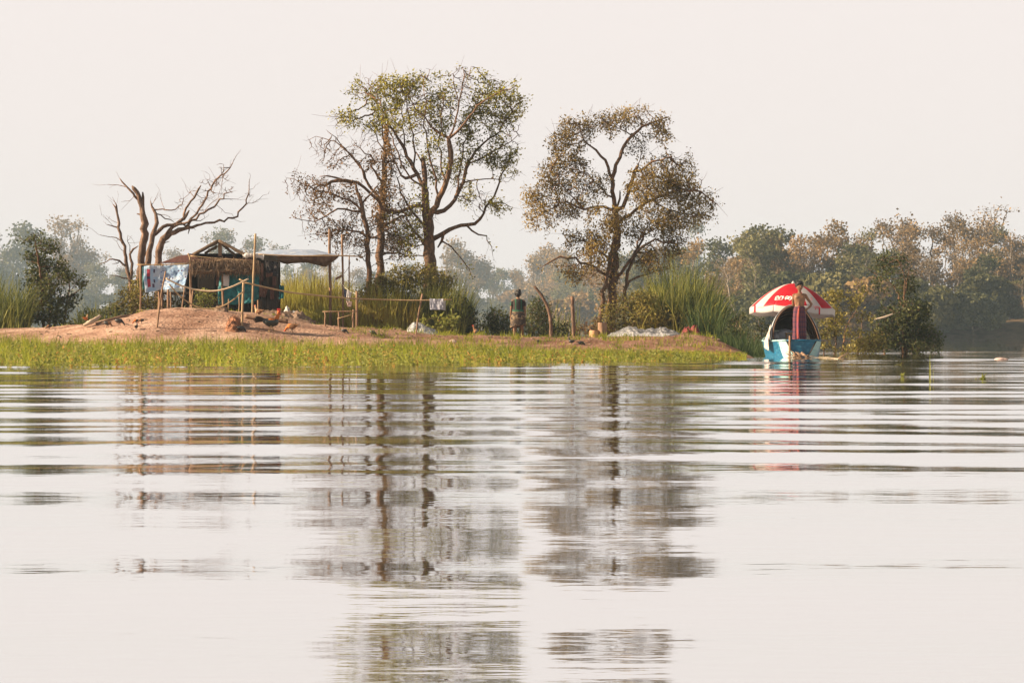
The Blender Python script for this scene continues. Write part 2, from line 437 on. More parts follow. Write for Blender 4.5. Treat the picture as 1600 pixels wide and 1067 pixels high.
def trace(paths, T, Y0, r_scale, depth_seed, dy=0.25, sub=0.22, rough=.022):
    """paths of (zx, zy, rpx[, dY]) -> seed nodes with parents; first path is the trunk, the others start near an existing node"""
    pos = []; par = []; rad = []; r = np.random.default_rng(depth_seed); base_y = Y0
    for pi, path in enumerate(paths):
        drift = 0 if pi == 0 else r.uniform(-1, 1) * dy
        pts = []; rr = []
        for k, q in enumerate(path):
            px, py = T(q[0], q[1])
            pts.append([px, py]); rr.append(q[2])
        pts = np.array(pts, float)
        # resample
        w3 = np.stack([(pts[:, 0] - 800) / F * Y0, np.zeros(len(pts)), H + (HY - pts[:, 1]) / F * Y0], 1)
        seg = np.linalg.norm(np.diff(w3, axis=0), axis=1); L = np.concatenate([[0], np.cumsum(seg)])
        m = max(2, int(L[-1] / sub) + 1); t = np.linspace(0, L[-1], m)
        x = np.interp(t, L, w3[:, 0]); z = np.interp(t, L, w3[:, 2]); q = np.interp(t, L, rr) * r_scale
        if pi == 0 or (path[0][3:] and path[0][3] == 'root'):   # stand it on the ground
            zb = gzs(x[0], Y0) - .25
            if z[0] > zb:
                ne = int((z[0] - zb) / sub) + 1
                x = np.concatenate([np.full(ne, x[0]), x]); z = np.concatenate([np.linspace(zb, z[0], ne + 1)[:-1], z]); q = np.concatenate([q[0] * np.linspace(1.5, 1, ne + 1)[:-1], q]); m += ne; t = np.linspace(0, 1, m)
            else:
                kp = z >= zb; kp[-2:] = True; x = x[kp]; z = z[kp]; q = q[kp]; m = len(x); t = np.linspace(0, 1, m)
        # soften corners
        for _ in range(2):
            x[1:-1] = (x[:-2] + 2 * x[1:-1] + x[2:]) / 4; z[1:-1] = (z[:-2] + 2 * z[1:-1] + z[2:]) / 4
        if pi == 0 or (path[0][3:] and path[0][3] == 'root'):
            yy = Y0 + (0 if pi == 0 else drift) + 0 * t; prev = -1
        else:
            A = np.array(pos); d = (A[:, 0] - x[0]) ** 2 + (A[:, 2] - z[0]) ** 2; prev = int(d.argmin())
            yy = pos[prev][1] + drift * np.linspace(0, L[-1], m)
        for k in range(m):
            if k == 0 and prev >= 0: continue
            wob = r.normal(0, rough, 3) * (1.6 if q[k] < .04 else 1)
            pos.append([x[k] + wob[0], yy[k] + wob[1], z[k] + wob[2]]); par.append(prev); rad.append(q[k]); prev = len(pos) - 1
    return np.array(pos), np.array(par), np.array(rad)

def blob_points(blobs, T, Y0, zs, n_per, r, depth=.7):
    """attractors in ellipsoids given in zoom pixels: (cx, cy, rx, ry, dY, weight)"""
    out = []
    s = Y0 / F
    for bl in blobs:
        cx, cy, rx, ry, dY = bl[:5]; wgt = bl[5] if len(bl) > 5 else 1
        n = max(4, int(6 * n_per * wgt * (rx * ry) / 6400)); q = r.normal(0, 1, (n, 3)); q /= np.linalg.norm(q, axis=1)[:, None]
        q *= (r.uniform(0, 1, n) ** .5)[:, None] * r.uniform(.65, 1.32, n)[:, None]
        px, py = T(cx, cy); c = P(px, py, Y0)
        k = s / zs
        out.append(np.stack([c[0] + q[:, 0] * rx * k, Y0 + dY + q[:, 1] * (rx + ry) / 2 * k * depth, c[2] + q[:, 2] * ry * k], 1))
    o = np.concatenate(out); g = fbm(o[:, 0] * 1.5 + o[:, 1] * .7, o[:, 2] * 1.7 + o[:, 1] * .4, 17, 3)
    return o[g > .34]

M_bark = mat('tree_bark', (0.26, 0.13, 0.06), (0.06, 0.034, 0.02), scale=9, stretch=(1, 1, .3), bump=.7, c3=(0.24, 0.14, 0.085))
M_dead = mat('dead_wood', (0.23, 0.135, 0.09), (0.075, 0.045, 0.03), scale=8, stretch=(1, 1, .3), bump=.9, c3=(0.33, 0.215, 0.155))
M_leafA = leaf_mat('fresh_leaf', [(.2, (.07, .07, .010)), (.5, (.25, .235, .03)), (.8, (.46, .41, .07))], trans=.6, clump=.6)
M_leafB = leaf_mat('dry_leaf', [(.2, (.05, .03, .012)), (.5, (.13, .08, .03)), (.8, (.27, .16, .07))], trans=.45, clump=.9)
M_leafC = leaf_mat('olive_leaf', [(.2, (.048, .036, .011)), (.5, (.19, .135, .033)), (.8, (.42, .30, .09))], trans=.55, clump=.7)

def make_tree(name, label, paths, T, zs, Y0, blobs, n_att, leaf, lmat, leaf_k, seed, bark=M_bark, tip=.0082, bare=None, step=.115, kill=.125, infl=1.2, dy=.35, spread=.09, lsize=.12, extra=None, clq=.38, twig=.3):
    r = np.random.default_rng(seed)
    sp, pr, sr = trace(paths, T, Y0, Y0 / F / zs, seed, dy, sub=.22 if leaf else .15, rough=.022 if leaf else .017)
    base = sp[0].copy(); root = thing(name, label, 'tree', (base[0], base[1], base[2]))
    if blobs:
        att = blob_points(blobs, T, Y0, zs, n_att, r)
        pos, par = colonize(sp, pr, att, step, infl, kill)
    else: pos, par = sp, pr
    b, rad, tips = wood(pos, par, sr, tip, scale=1.0 if leaf else 1.14)
    for i in tips:                                            # fine bare twigs past the last forks
        if par[i] < 0 or r.uniform() > twig: continue
        d = pos[i] - pos[par[i]]; d = d / (np.linalg.norm(d) + 1e-9); l = r.uniform(.12, .42); q0 = pos[i]; d1 = d + r.normal(0, .35, 3); d1[2] += .15; d2 = d1 + r.normal(0, .35, 3)
        b.tube([q0, q0 + d1 * l * .5, q0 + (d1 * .5 + d2 * .5) * l], [.0055, .0045, .003], 3, cap=False)
    b.build('trunk', bark, root)
    if leaf:
        t = pos[tips]
        if bare is not None:
            keep = np.array([r.uniform() < bare(800 + p[0] * F / p[1], HY - (p[2] - H) * F / p[1]) for p in t]); t = t[keep]
        cl = fbm(t[:, 0] * 2.2 + t[:, 1], t[:, 2] * 2.2 + t[:, 1] * .6, 29, 2) + r.normal(0, .03, len(t)); t = t[cl > np.quantile(cl, clq)]   # leaves gather in sprays
        Q = leaf_cards(t, lsize, spread, leaf_k, r, droop=.4)
        if extra is not None: Q = np.concatenate([Q, extra(r)])
        quads('crown', Q, lmat, root)
    return root, pos, tips

TA = lambda x, y: (440 + x / 2.883, 90 + y / 2.883)
pathsA = [
    [(668, 1075, 30), (668, 960, 28), (666, 880, 26), (662, 800, 24), (655, 720, 22), (648, 640, 16), (645, 560, 13), (641, 480, 11), (640, 455, 9)],
    [(641, 470, 6), (615, 445, 6), (605, 430, 5)],
    [(648, 610, 9), (610, 520, 8), (575, 460, 8), (545, 400, 7), (505, 335, 5.5), (470, 270, 4), (430, 195, 3), (395, 140, 2)],
    [(545, 400, 4), (550, 330, 3), (545, 260, 2.5), (520, 180, 2)],
    [(612, 525, 8), (560, 560, 7), (525, 520, 4), (500, 440, 3), (480, 380, 2)],
    [(668, 720, 15), (700, 650, 14), (735, 590, 13), (762, 525, 12), (768, 440, 12), (755, 372, 10)],
    [(757, 372, 7), (790, 352, 6), (828, 328, 5.5), (852, 285, 4.5), (875, 240, 4), (930, 205, 3), (1000, 172, 2.2), (1060, 150, 1.6)],
    [(755, 370, 6), (715, 362, 6), (690, 335, 5), (660, 295, 4), (625, 250, 3.4), (590, 200, 2.5), (560, 150, 2)],
    [(765, 372, 5), (785, 310, 4), (798, 225, 3.5), (812, 150, 3), (825, 60, 2)],
    [(798, 225, 2.4), (780, 150, 2), (770, 80, 1.3)],
    [(812, 160, 2), (840, 110, 1.6), (855, 60, 1.2)],
    [(675, 700, 11), (740, 692, 10), (772, 665, 9), (795, 610, 8), (818, 555, 7.5), (832, 490, 7), (868, 420, 5.5), (920, 370, 4), (980, 330, 3), (1040, 250, 2)],
    [(832, 490, 5), (900, 458, 4), (960, 420, 3), (1030, 385, 2.2), (1062, 350, 1.6)],
    [(818, 555, 4), (870, 540, 3), (930, 560, 2.4), (985, 545, 1.8)],
    [(672, 815, 12), (735, 795, 10), (762, 755, 9), (830, 757, 8), (882, 742, 7), (912, 708, 6), (932, 650, 5), (980, 580, 4), (1000, 500, 3), (1040, 420, 2)],
    [(830, 757, 5), (882, 790, 4), (925, 800, 3), (945, 850, 2), (948, 890, 1.4)],
    [(735, 800, 7), (738, 840, 6), (700, 855, 6)],
    [(738, 838, 4), (790, 880, 3), (842, 925, 2.4), (855, 985, 1.5)],
    [(930, 655, 3), (990, 650, 2.4), (1030, 665, 1.6)],
    [(655, 760, 7), (600, 720, 6), (560, 660, 5), (535, 600, 4), (515, 540, 3)],
    [(660, 860, 6), (600, 800, 5), (570, 720, 3.5), (520, 660, 2.5)],
    [(650, 670, 8), (590, 668, 8), (540, 702, 8), (485, 705, 8), (455, 680, 8), (430, 640, 7), (395, 600, 6), (340, 562, 8), (270, 555, 8), (205, 590, 5), (155, 605, 5)],
    [(290, 555, 5), (230, 558, 4), (180, 540, 2.5)],
    [(600, 500, 5), (592, 400, 4), (578, 300, 3), (562, 200, 2.2), (555, 115, 1.4)],
    [(700, 650, 6), (690, 520, 5), (664, 420, 4), (642, 320, 3), (652, 210, 2.2), (640, 110, 1.4)],
    [(793, 610, 5), (800, 500, 4), (822, 400, 3.2), (850, 300, 2.4), (880, 180, 1.5)],
    [(740, 585, 5), (722, 480, 4), (704, 380, 3), (720, 280, 2), (735, 170, 1.3)],
    [(648, 600, 5), (560, 520, 4), (500, 380, 3), (455, 260, 2), (440, 200, 1.3)],
    [(240, 570, 4), (235, 605, 3.5), (200, 640, 2)],
]
blobsA = [(400, 150, 90, 55, -.3), (530, 120, 95, 65, .2), (640, 95, 75, 40, 0), (290, 275, 75, 45, .2), (430, 260, 100, 75, .3), (600, 255, 95, 85, -.4), (700, 250, 80, 75, .2),
    (705, 420, 80, 75, -.5), (905, 215, 80, 75, .3), (1010, 165, 85, 55, -.2), (1000, 300, 85, 85, .2), (950, 420, 95, 85, 0), (1020, 470, 55, 95, .3), (870, 650, 80, 55, -.2),
    (820, 130, 55, 95, .1, .8), (950, 690, 70, 60, .3, .5), (520, 420, 60, 100, .3, .5), (610, 720, 80, 110, -.3, .8), (560, 800, 80, 100, .2, .8), (780, 550, 60, 60, .4, .4), (940, 110, 50, 30, 0), (800, 450, 60, 60, 0, .5), (1060, 200, 45, 45, 0, .7), (560, 340, 80, 70, .6, .6), (840, 300, 60, 90, .6, .6), (660, 180, 80, 50, .3, .7), (740, 180, 50, 60, -.4, .6), (700, 520, 60, 60, .5, .4), (500, 190, 60, 50, .4, .7)]
def bareA(px, py):
    zx, zy = (px - 440) * 2.883, (py - 90) * 2.883
    if zy > 600 and zx < 720: return .5
    if 770 < zx < 870 and zy < 240: return .03
    if zx < 560 and 330 < zy < 600: return .1
    return 1.0
TREE_Y = 76.0
make_tree('fig_tree', 'tallest tree on the island, thick trunk forking low, green leaves in its upper crown', pathsA, TA, 2.883, TREE_Y, blobsA, 70, True, M_leafA, 8, 21, bare=bareA, lsize=.09)
pathsB = [
    [(395, 1075, 13), (390, 960, 12), (388, 880, 11), (380, 780, 10), (375, 700, 10), (362, 640, 9), (340, 600, 6), (325, 575, 4)],
    [(376, 700, 6), (300, 680, 5), (240, 690, 4), (170, 740, 2.5), (60, 730, 1.5)],
    [(376, 705, 6), (310, 640, 5), (230, 605, 3.5), (150, 600, 3), (90, 560, 2), (20, 545, 1.2)],
    [(385, 800, 6), (320, 770, 4), (250, 770, 3), (170, 800, 1.6)],
    [(385, 830, 5), (440, 790, 4), (500, 760, 2.5)],
    [(370, 660, 5), (410, 600, 4), (440, 560, 3)],
]
blobsB = [(170, 620, 110, 80, 0), (300, 770, 110, 75, .3), (200, 780, 90, 50, -.2), (300, 640, 90, 80, .3, .7), (420, 760, 70, 60, 0), (330, 850, 100, 50, -.3), (120, 680, 70, 50, .2), (60, 560, 60, 40, 0, .5), (480, 850, 60, 60, .3)]
make_tree('twisted_tree', 'low brown-leaved tree with a thin leaning trunk, beside the silver awning', pathsB, TA, 2.883, TREE_Y - 1.2, blobsB, 75, True, M_leafB, 6, 22, bare=lambda a, b: .75, lsize=.08)
pathsB2 = [
    [(440, 1075, 19), (442, 980, 18), (445, 900, 17), (445, 800, 16), (450, 700, 15), (455, 600, 13), (468, 480, 10), (462, 430, 6), (458, 350, 4), (455, 290, 2)],
    [(452, 640, 8), (400, 590, 6), (350, 490, 4), (290, 420, 3), (200, 350, 2), (130, 375, 1)],
    [(400, 590, 5), (340, 460, 3.5), (280, 395, 2.5), (200, 330, 1.3)],
    [(460, 560, 6), (400, 520, 5), (430, 470, 4.5), (400, 430, 3), (330, 400, 1.6)],
    [(465, 500, 5), (500, 430, 4), (540, 460, 3), (550, 480, 2)],
    [(462, 440, 3), (430, 360, 2.5), (400, 300, 2), (350, 290, 1)],
    [(447, 780, 7), (490, 740, 6), (540, 720, 4), (600, 700, 2)],
    [(447, 880, 6), (520, 870, 4), (560, 900, 2.4)],
]
blobsB2 = [(250, 420, 110, 85, 0, .55), (420, 470, 100, 50, .3, .9), (400, 350, 80, 70, 0, .35), (480, 500, 50, 80, 0, 1.6), (500, 640, 80, 80, -.3, .9), (520, 800, 85, 110, .2, .9), (470, 720, 90, 50, -.2, 1.2), (180, 380, 60, 40, .2, .4)]
def bareB2(px, py):
    zx, zy = (px - 440) * 2.883, (py - 90) * 2.883
    return .04 if zx < 400 and zy < 460 else .05 if zy < 400 else .75
def ivyB(r):
    n = 1300; t = r.uniform(0, 1, n); zy = 300 + 0 * t + 480 * t; zx = np.interp(zy, [300, 480, 600, 700, 800], [470, 478, 458, 452, 448])
    hw = np.interp(zy, [300, 430, 480, 560, 640, 720, 780], [2, 25, 48, 26, 24, 70, 15])
    px = 440 + (zx + r.normal(0, .55, n) * hw) / 2.883; py = 90 + zy / 2.883
    c = np.stack([(px - 800) / F * TREE_Y, TREE_Y + r.normal(0, .3, n), H + (HY - py) / F * TREE_Y], 1)
    return leaf_cards(c, .1, .03, 1, r, droop=1.2)
make_tree('creeper_covered_tree', 'straight brown tree wrapped in dry creeper, just left of the tallest tree', pathsB2, TA, 2.883, TREE_Y + .3, blobsB2, 75, True, M_leafB, 6, 23, bare=bareB2, lsize=.08, extra=ivyB)

TC = lambda x, y: (800 + x / 2.882, 150 + y / 2.882)
pathsC = [
    [(440, 1040, 22), (448, 960, 20), (456, 830, 19), (463, 700, 17), (478, 610, 15), (480, 560, 14), (466, 510, 10), (455, 450, 9), (450, 395, 9), (455, 350, 9), (478, 300, 8), (500, 222, 7), (540, 172, 6), (600, 132, 5), (660, 108, 3.5), (705, 95, 2)],
    [(395, 1040, 11, 'root'), (402, 960, 10), (408, 895, 9), (425, 830, 9), (436, 760, 8), (448, 690, 7), (462, 640, 6)],
    [(505, 1040, 9, 'root'), (508, 930, 9), (515, 830, 8), (540, 740, 7), (575, 660, 5), (600, 620, 4)],
    [(452, 380, 7), (436, 320, 6.5), (405, 252, 6), (350, 240, 4.5), (310, 190, 3), (300, 130, 2)],
    [(540, 172, 3), (530, 150, 3), (500, 165, 2.4), (450, 140, 1.6)],
    [(480, 520, 9), (515, 470, 8.5), (532, 400, 8), (550, 345, 7.5), (566, 316, 7)],
    [(550, 360, 6), (600, 322, 5), (650, 295, 4), (705, 280, 2.5)],
    [(482, 530, 6), (483, 470, 5), (484, 428, 5)],
    [(468, 520, 7), (420, 490, 6), (370, 508, 6), (310, 500, 5), (240, 470, 4), (190, 500, 3), (100, 540, 2)],
    [(310, 500, 3.5), (260, 440, 2.8), (200, 380, 2), (170, 340, 1.4)],
    [(455, 470, 5), (420, 440, 4), (380, 390, 3), (320, 340, 2)],
    [(482, 580, 8), (530, 535, 7), (620, 470, 6), (720, 430, 5), (830, 430, 3.5), (920, 500, 2)],
    [(620, 470, 4), (700, 520, 3), (800, 540, 2)],
    [(475, 830, 8), (520, 762, 7.5), (565, 695, 7), (630, 645, 5), (740, 665, 3)],
    [(565, 695, 5), (580, 630, 4), (640, 590, 3), (720, 600, 2)],
    [(445, 830, 7), (370, 760, 6), (300, 745, 5), (250, 720, 5), (190, 740, 4), (130, 778, 2.2)],
    [(455, 760, 6), (400, 700, 4), (340, 660, 3), (270, 640, 2)],
    [(512, 860, 6), (560, 815, 5), (640, 790, 3), (720, 780, 2)],
    [(300, 745, 3), (280, 790, 2.5), (275, 840, 1.4)],
]
blobsC = [(300, 145, 80, 65, .2, .8), (230, 230, 70, 75, -.2, .8), (430, 130, 60, 55, 0, .8), (560, 90, 110, 45, .2, .8), (665, 165, 50, 60, -.2, .7), (250, 330, 105, 65, .3, .9), (130, 470, 85, 65, 0, 1.1),
    (130, 560, 80, 55, -.3, 1.1), (250, 480, 80, 80, .4), (340, 400, 85, 65, -.3, .8), (420, 560, 90, 70, -.7), (330, 650, 100, 60, .2), (300, 790, 100, 45, -.2), (390, 720, 70, 80, -.5), (640, 420, 120, 85, -.5, 1.2), (740, 335, 100, 75, .4, 1.1),
    (800, 450, 100, 75, 0, 1.2), (860, 520, 65, 50, .3, 1.2), (680, 560, 115, 70, -.4, 1.1), (720, 660, 90, 60, .3), (620, 740, 100, 60, -.3), (560, 620, 60, 60, .3, .8), (800, 570, 60, 40, 0), (180, 380, 60, 50, 0, .8), (380, 830, 80, 40, .3), (590, 230, 50, 50, .2, .5)]
def vinesC(r):
    n = 700; t = r.uniform(0, 1, n); zy = 560 + 420 * t
    px = 800 + (np.interp(zy, [560, 700, 1000], [470, 455, 450]) + r.normal(0, 26, n)) / 2.882; py = 150 + zy / 2.882
    Yc = TREE_Y - 1
    c = np.stack([(px - 800) / F * Yc, Yc + r.normal(0, .25, n), H + (HY - py) / F * Yc], 1)
    return leaf_cards(c, .1, .03, 1, r, droop=1.2)
make_tree('river_tree', 'broad olive-brown tree with several sunlit stems, standing behind the two chopping blocks', pathsC, TC, 2.882, TREE_Y - 1, blobsC, 95, True, M_leafC, 10, 24, clq=.25, lsize=.08, extra=vinesC)

TD = lambda x, y: (150 + x / 4.444, 240 + y / 4.444)
deadA = [
    [(290, 1110, 27), (300, 950, 24), (308, 850, 22), (312, 760, 22), (322, 660, 24), (335, 560, 24), (338, 460, 22), (318, 380, 15), (302, 310, 14), (285, 265, 14), (262, 225, 13), (250, 218, 8)],
    [(340, 470, 11), (328, 400, 10), (324, 330, 10), (322, 265, 9)],
    [(298, 335, 8), (265, 310, 8), (240, 265, 7), (212, 222, 6), (185, 190, 5), (160, 170, 4)],
    [(205, 217, 3), (130, 210, 2), (90, 225, 1.6), (60, 214, 1)],
    [(270, 322, 2), (220, 330, 1.4), (165, 345, 1)],
    [(300, 430, 8), (285, 425, 7)],
    [(325, 900, 20), (355, 760, 20), (362, 680, 18), (368, 590, 16), (392, 520, 14), (402, 480, 14), (388, 430, 10), (372, 370, 9), (362, 345, 6), (345, 322, 3)],
    [(372, 360, 2.4), (385, 310, 2), (393, 270, 1.4)],
    [(375, 572, 12), (410, 528, 12), (448, 492, 11), (500, 488, 9), (545, 488, 10), (580, 452, 10), (612, 420, 9), (618, 390, 8)],
    [(590, 440, 8), (580, 398, 8), (592, 370, 7), (640, 320, 6), (682, 265, 7), (680, 220, 6), (690, 210, 3)],
    [(682, 215, 3), (705, 208, 2)],
    [(655, 300, 3), (620, 250, 2), (595, 222, 1.4)],
    [(690, 265, 2.4), (720, 310, 2), (760, 320, 1.4), (800, 280, 1)],
    [(545, 490, 8), (600, 478, 7), (650, 440, 7), (700, 385, 6.5), (742, 300, 6), (765, 235, 6), (820, 180, 5.5), (900, 128, 4.5), (930, 75, 3), (946, 32, 2)],
    [(768, 230, 3), (765, 200, 2.4), (745, 178, 1.5)],
    [(840, 165, 2.4), (870, 110, 1.8), (940, 50, 1)],
    [(560, 520, 8), (640, 470, 7), (705, 410, 7), (790, 362, 6), (850, 318, 6), (882, 265, 5), (920, 254, 2)],
    [(860, 318, 2.6), (930, 305, 1.8), (990, 320, 1)],
    [(720, 400, 2), (790, 330, 2), (850, 275, 1.5), (860, 210, 1)],
    [(660, 470, 3), (735, 465, 2.4), (750, 430, 1.6), (735, 400, 1)],
    [(630, 450, 6), (622, 510, 5), (610, 565, 3)],
    [(372, 380, 4), (440, 398, 4), (520, 386, 4), (580, 350, 3), (622, 285, 1.5)],
    [(445, 396, 2), (440, 330, 1.6), (422, 280, 1)],
    [(400, 400, 4), (440, 425, 4), (475, 452, 3.6), (520, 466, 3)],
    [(420, 410, 2), (480, 430, 1.5), (510, 450, 1)],
    [(820, 355, 1.6), (880, 400, 1.3), (960, 450, 1.2), (1000, 470, .9)],
]
deadB = [
    [(425, 1110, 20), (430, 880, 22), (430, 760, 22), (436, 680, 22), (452, 612, 22), (490, 572, 19), (555, 530, 15), (620, 520, 11), (680, 516, 9), (720, 490, 7), (790, 470, 7), (832, 480, 7), (940, 455, 6), (990, 420, 5.5), (1040, 350, 4.5), (1058, 270, 3), (1070, 160, 1.3)],
    [(475, 640, 6), (505, 622, 5), (520, 615, 4)],
    [(470, 590, 14), (500, 545, 12), (530, 500, 10), (560, 495, 8), (600, 500, 6), (660, 480, 4)],
    [(455, 710, 5), (470, 700, 4), (468, 690, 3)],
    [(415, 740, 5), (405, 715, 4), (398, 700, 3)],
    [(1030, 372, 2.4), (1085, 330, 1.8), (1140, 308, 1.4), (1195, 285, 1)],
    [(1050, 330, 1.4), (1080, 260, 1), ],
    [(1140, 308, 1.2), (1200, 320, .9)],
    [(665, 515, 3), (690, 528, 2)],
]
deadC = [
    [(245, 1060, 12), (238, 880, 12), (215, 800, 11), (205, 700, 10), (195, 620, 9), (165, 580, 9), (158, 470, 8), (150, 420, 7), (132, 375, 6), (125, 355, 4)],
    [(240, 900, 10), (250, 850, 10), (250, 760, 9), (240, 680, 8), (250, 645, 6), (300, 645, 3)],
    [(150, 410, 5), (152, 370, 5), (148, 345, 3), (105, 295, 1)],
    [(182, 600, 4), (130, 578, 3), (20, 575, 1.4)],
    [(155, 520, 5), (110, 492, 4), (78, 485, 3)],
    [(110, 490, 1.6), (75, 450, 1.2), (50, 430, .8)],
    [(212, 800, 7), (175, 745, 6), (115, 718, 4), (60, 742, 3), (10, 785, 1.5)],
    [(180, 745, 4), (140, 770, 3), (118, 775, 2)],
    [(228, 875, 6), (190, 852, 4), (115, 845, 2.4)],
    [(232, 690, 3), (218, 610, 2.4), (214, 560, 1.4)],
    [(200, 690, 2), (150, 640, 1.6), (110, 590, 1)],
    [(155, 475, 2), (110, 455, 1.4), (70, 440, 1)],
    [(150, 350, 1.6), (152, 310, 1.2), (148, 290, .8)],
    [(245, 645, 2), (240, 620, 1.5)],
]
def twigs(blobs, T, Y0, paths, zs, seed, name, label):
    return make_tree(name, label, paths, T, zs, Y0, blobs, 28, False, None, 0, seed, bark=M_dead, twig=.5, tip=.008, step=.14, kill=.16, infl=.8)
twigs([(820, 230, 130, 90, 0, .5), (700, 330, 100, 90, 0, .5), (600, 320, 60, 60, 0, .4), (880, 120, 60, 60, 0, .4)], TD, 73.5, deadA, 4.444, 31, 'dead_tree', 'bare dead tree with broken double trunk and many spreading dead limbs, left of the hut')
twigs([(1080, 300, 60, 80, 0, .4)], TD, 74.3, deadB, 4.444, 32, 'dead_tree', 'bare dead tree with one thick trunk leaning right over the hut roof')
twigs([(90, 480, 50, 50, 0, .4), (60, 740, 50, 30, 0, .5), (140, 340, 40, 40, 0, .5), (230, 600, 30, 60, 0, .4)], TD, 72.6, deadC, 4.444, 33, 'dead_sapling', 'thin bare dead sapling with two crooked stems, leftmost of the dead trees')

# ---------------------------------------------------------------- far woods: a few kinds, copied one by one
M_farwood = mat('far_bark', (0.20, 0.16, 0.12), (0.10, 0.08, 0.06), scale=3, c3=(.34, .29, .23))
FAR_BROWN = leaf_mat('far_dry_leaf', [(.15, (.09, .055, .02)), (.5, (.19, .125, .045)), (.85, (.31, .20, .085))], trans=.35, clump=.25, per_object=.45)
FAR_GREEN = leaf_mat('far_green_leaf', [(.15, (.04, .05, .018)), (.5, (.095, .095, .032)), (.85, (.17, .15, .055))], trans=.35, clump=.25, per_object=.45)
def far_kind(seed, h, wd, trunk_h, n_att, lm, k, lsize, shape='round', gap=.8):
    r = np.random.default_rng(seed)
    top = h - wd * .3; seeds = [[0, 0, 0]]; par = [-1]; rad = [h * .014]
    n = 10
    for i in range(1, n + 1):
        t = i / n; seeds.append([.03 * h * math.sin(t * 3 + seed) * t, .03 * h * math.cos(t * 2 + seed) * t, trunk_h * t]); par.append(i - 1); rad.append(h * .014 * (1 - .4 * t))
    blobs = []
    nb = r.integers(7, 11)
    for q in range(nb):
        t = r.uniform(0, 1); zc = trunk_h * .85 + (h - trunk_h * .85) * (t if shape != 'cone' else t)
        wr = wd / 2 * (math.sin(math.pi * (.12 + .80 * t)) if shape == 'round' else (1.05 - t) if shape == 'cone' else (.45 + .55 * t))
        a = r.uniform(0, 6.28); rr = wr * r.uniform(.2, .85)
        blobs.append((rr * math.cos(a), rr * math.sin(a), min(zc, h - wd * .12), wd * r.uniform(.14, .24), wd * r.uniform(.09, .16)))
    att = []
    for (x, y, z, a, b) in blobs:
        m = int(n_att * 2.2 / nb); q = r.normal(0, 1, (m, 3)); q /= np.linalg.norm(q, axis=1)[:, None]; q *= (r.uniform(0, 1, m) ** .35)[:, None]
        att.append(np.array([x, y, z]) + q * np.array([a, a, b]))
    pos, pr = colonize(seeds, par, np.concatenate(att), h * .035, h * .35, h * .035, iters=80, maxn=3500)
    b, rad_, tips = wood(pos, pr, np.array(rad), tip=h * .0018, sides=(6, 4, 3))
    t = pos[tips]; t = t[r.uniform(0, 1, len(t)) < gap]
    Q = leaf_cards(t, lsize * 1.2, h * .03, k + 3, r, droop=.3, aspect=.85)
    tr = b.build('trunk', M_farwood); cr = quads('crown', Q, lm)
    tr.hide_render = cr.hide_render = False
    me = (tr.data, cr.data); bpy.data.objects.remove(tr); bpy.data.objects.remove(cr)
    return me, h
KB = [far_kind(101, 14, 8.5, 5.5, 420, FAR_BROWN, 5, .30, 'round'), far_kind(102, 15, 7, 7, 360, FAR_BROWN, 4, .28, 'umbrella', .7), far_kind(103, 13, 7.5, 4.5, 420, FAR_BROWN, 5, .30, 'round'),
      far_kind(104, 15.5, 6, 6, 300, FAR_BROWN, 3, .26, 'umbrella', .45)]
KG = [far_kind(111, 14, 9, 4, 460, FAR_GREEN, 6, .32, 'round'), far_kind(112, 15, 6, 4, 380, FAR_GREEN, 6, .30, 'cone'), far_kind(113, 12, 8.5, 3.5, 440, FAR_GREEN, 6, .32, 'umbrella')]
KS = [far_kind(121, 5, 7, .8, 360, FAR_GREEN, 7, .28, 'round', 1), far_kind(122, 4, 6.5, .6, 340, FAR_BROWN, 7, .26, 'round', 1), far_kind(123, 6.5, 6, .8, 380, FAR_GREEN, 7, .28, 'cone', 1)]
BARE = far_kind(131, 14, 7, 5, 300, FAR_BROWN, 1, .22, 'umbrella', .12)
def far_tree(kind, px, top_py, Y, label, group=None, name='forest_tree', cat='tree', wmul=1.0, rz=None):
    me, h = kind; x = PX(px, Y); z0 = float(gfar(np.array([x]), np.array([Y]))[0]) - .15
    ht = H + (HY - top_py) / F * Y - z0; s = ht / h
    e = thing(name, label, cat, (x, Y, z0), group); e.scale = (s * wmul, s * wmul, s); e.rotation_euler.z = random.uniform(0, 6.28) if rz is None else rz
    for nm, d in zip(('trunk', 'crown'), me):
        c = bpy.data.objects.new(nm, d); COL.objects.link(c); c.parent = e
    return e
def skyline(px):
    return np.interp(px, [-200, 0, 60, 110, 170, 200, 260, 330, 350, 400, 450, 500, 560, 640, 720, 760, 790, 820, 850, 900, 960, 1040, 1090, 1130, 1170, 1200, 1250, 1310, 1350, 1400, 1450, 1500, 1550, 1600, 1800],
        [350, 340, 360, 352, 360, 395, 392, 372, 352, 372, 375, 385, 395, 390, 378, 400, 408, 392, 385, 392, 388, 375, 350, 372, 360, 352, 372, 350, 342, 326, 345, 338, 322, 345, 330])
GL = 'hazy blue-grey trees across the river behind the island'
GRB = 'brown autumn trees on the right far bank'
GRG = 'green trees on the right far bank'
rr_ = random.Random(5)
# left wood, three ranks into the haze
for rank, (dY, n, drop) in enumerate(((0, 30, 42), (28, 30, 18), (60, 34, 4))):
    for i in range(n):
        px = -230 + (i + rr_.uniform(.15, .85)) * 1330 / n
        Y = 755 + dY * 1.6 + rr_.uniform(-8, 8); k = rr_.choice(KG + KB[:3] if rank else KG + KB[:1])
        top = skyline(px) + drop + rr_.uniform(-8, 26)
        if rank == 2 and rr_.random() < .35: top += 22
        far_tree(k, px, min(top, 480), Y, 'hazy blue-grey tree in the far wood across the river, behind the island', GL, wmul=rr_.uniform(.8, 1.15))
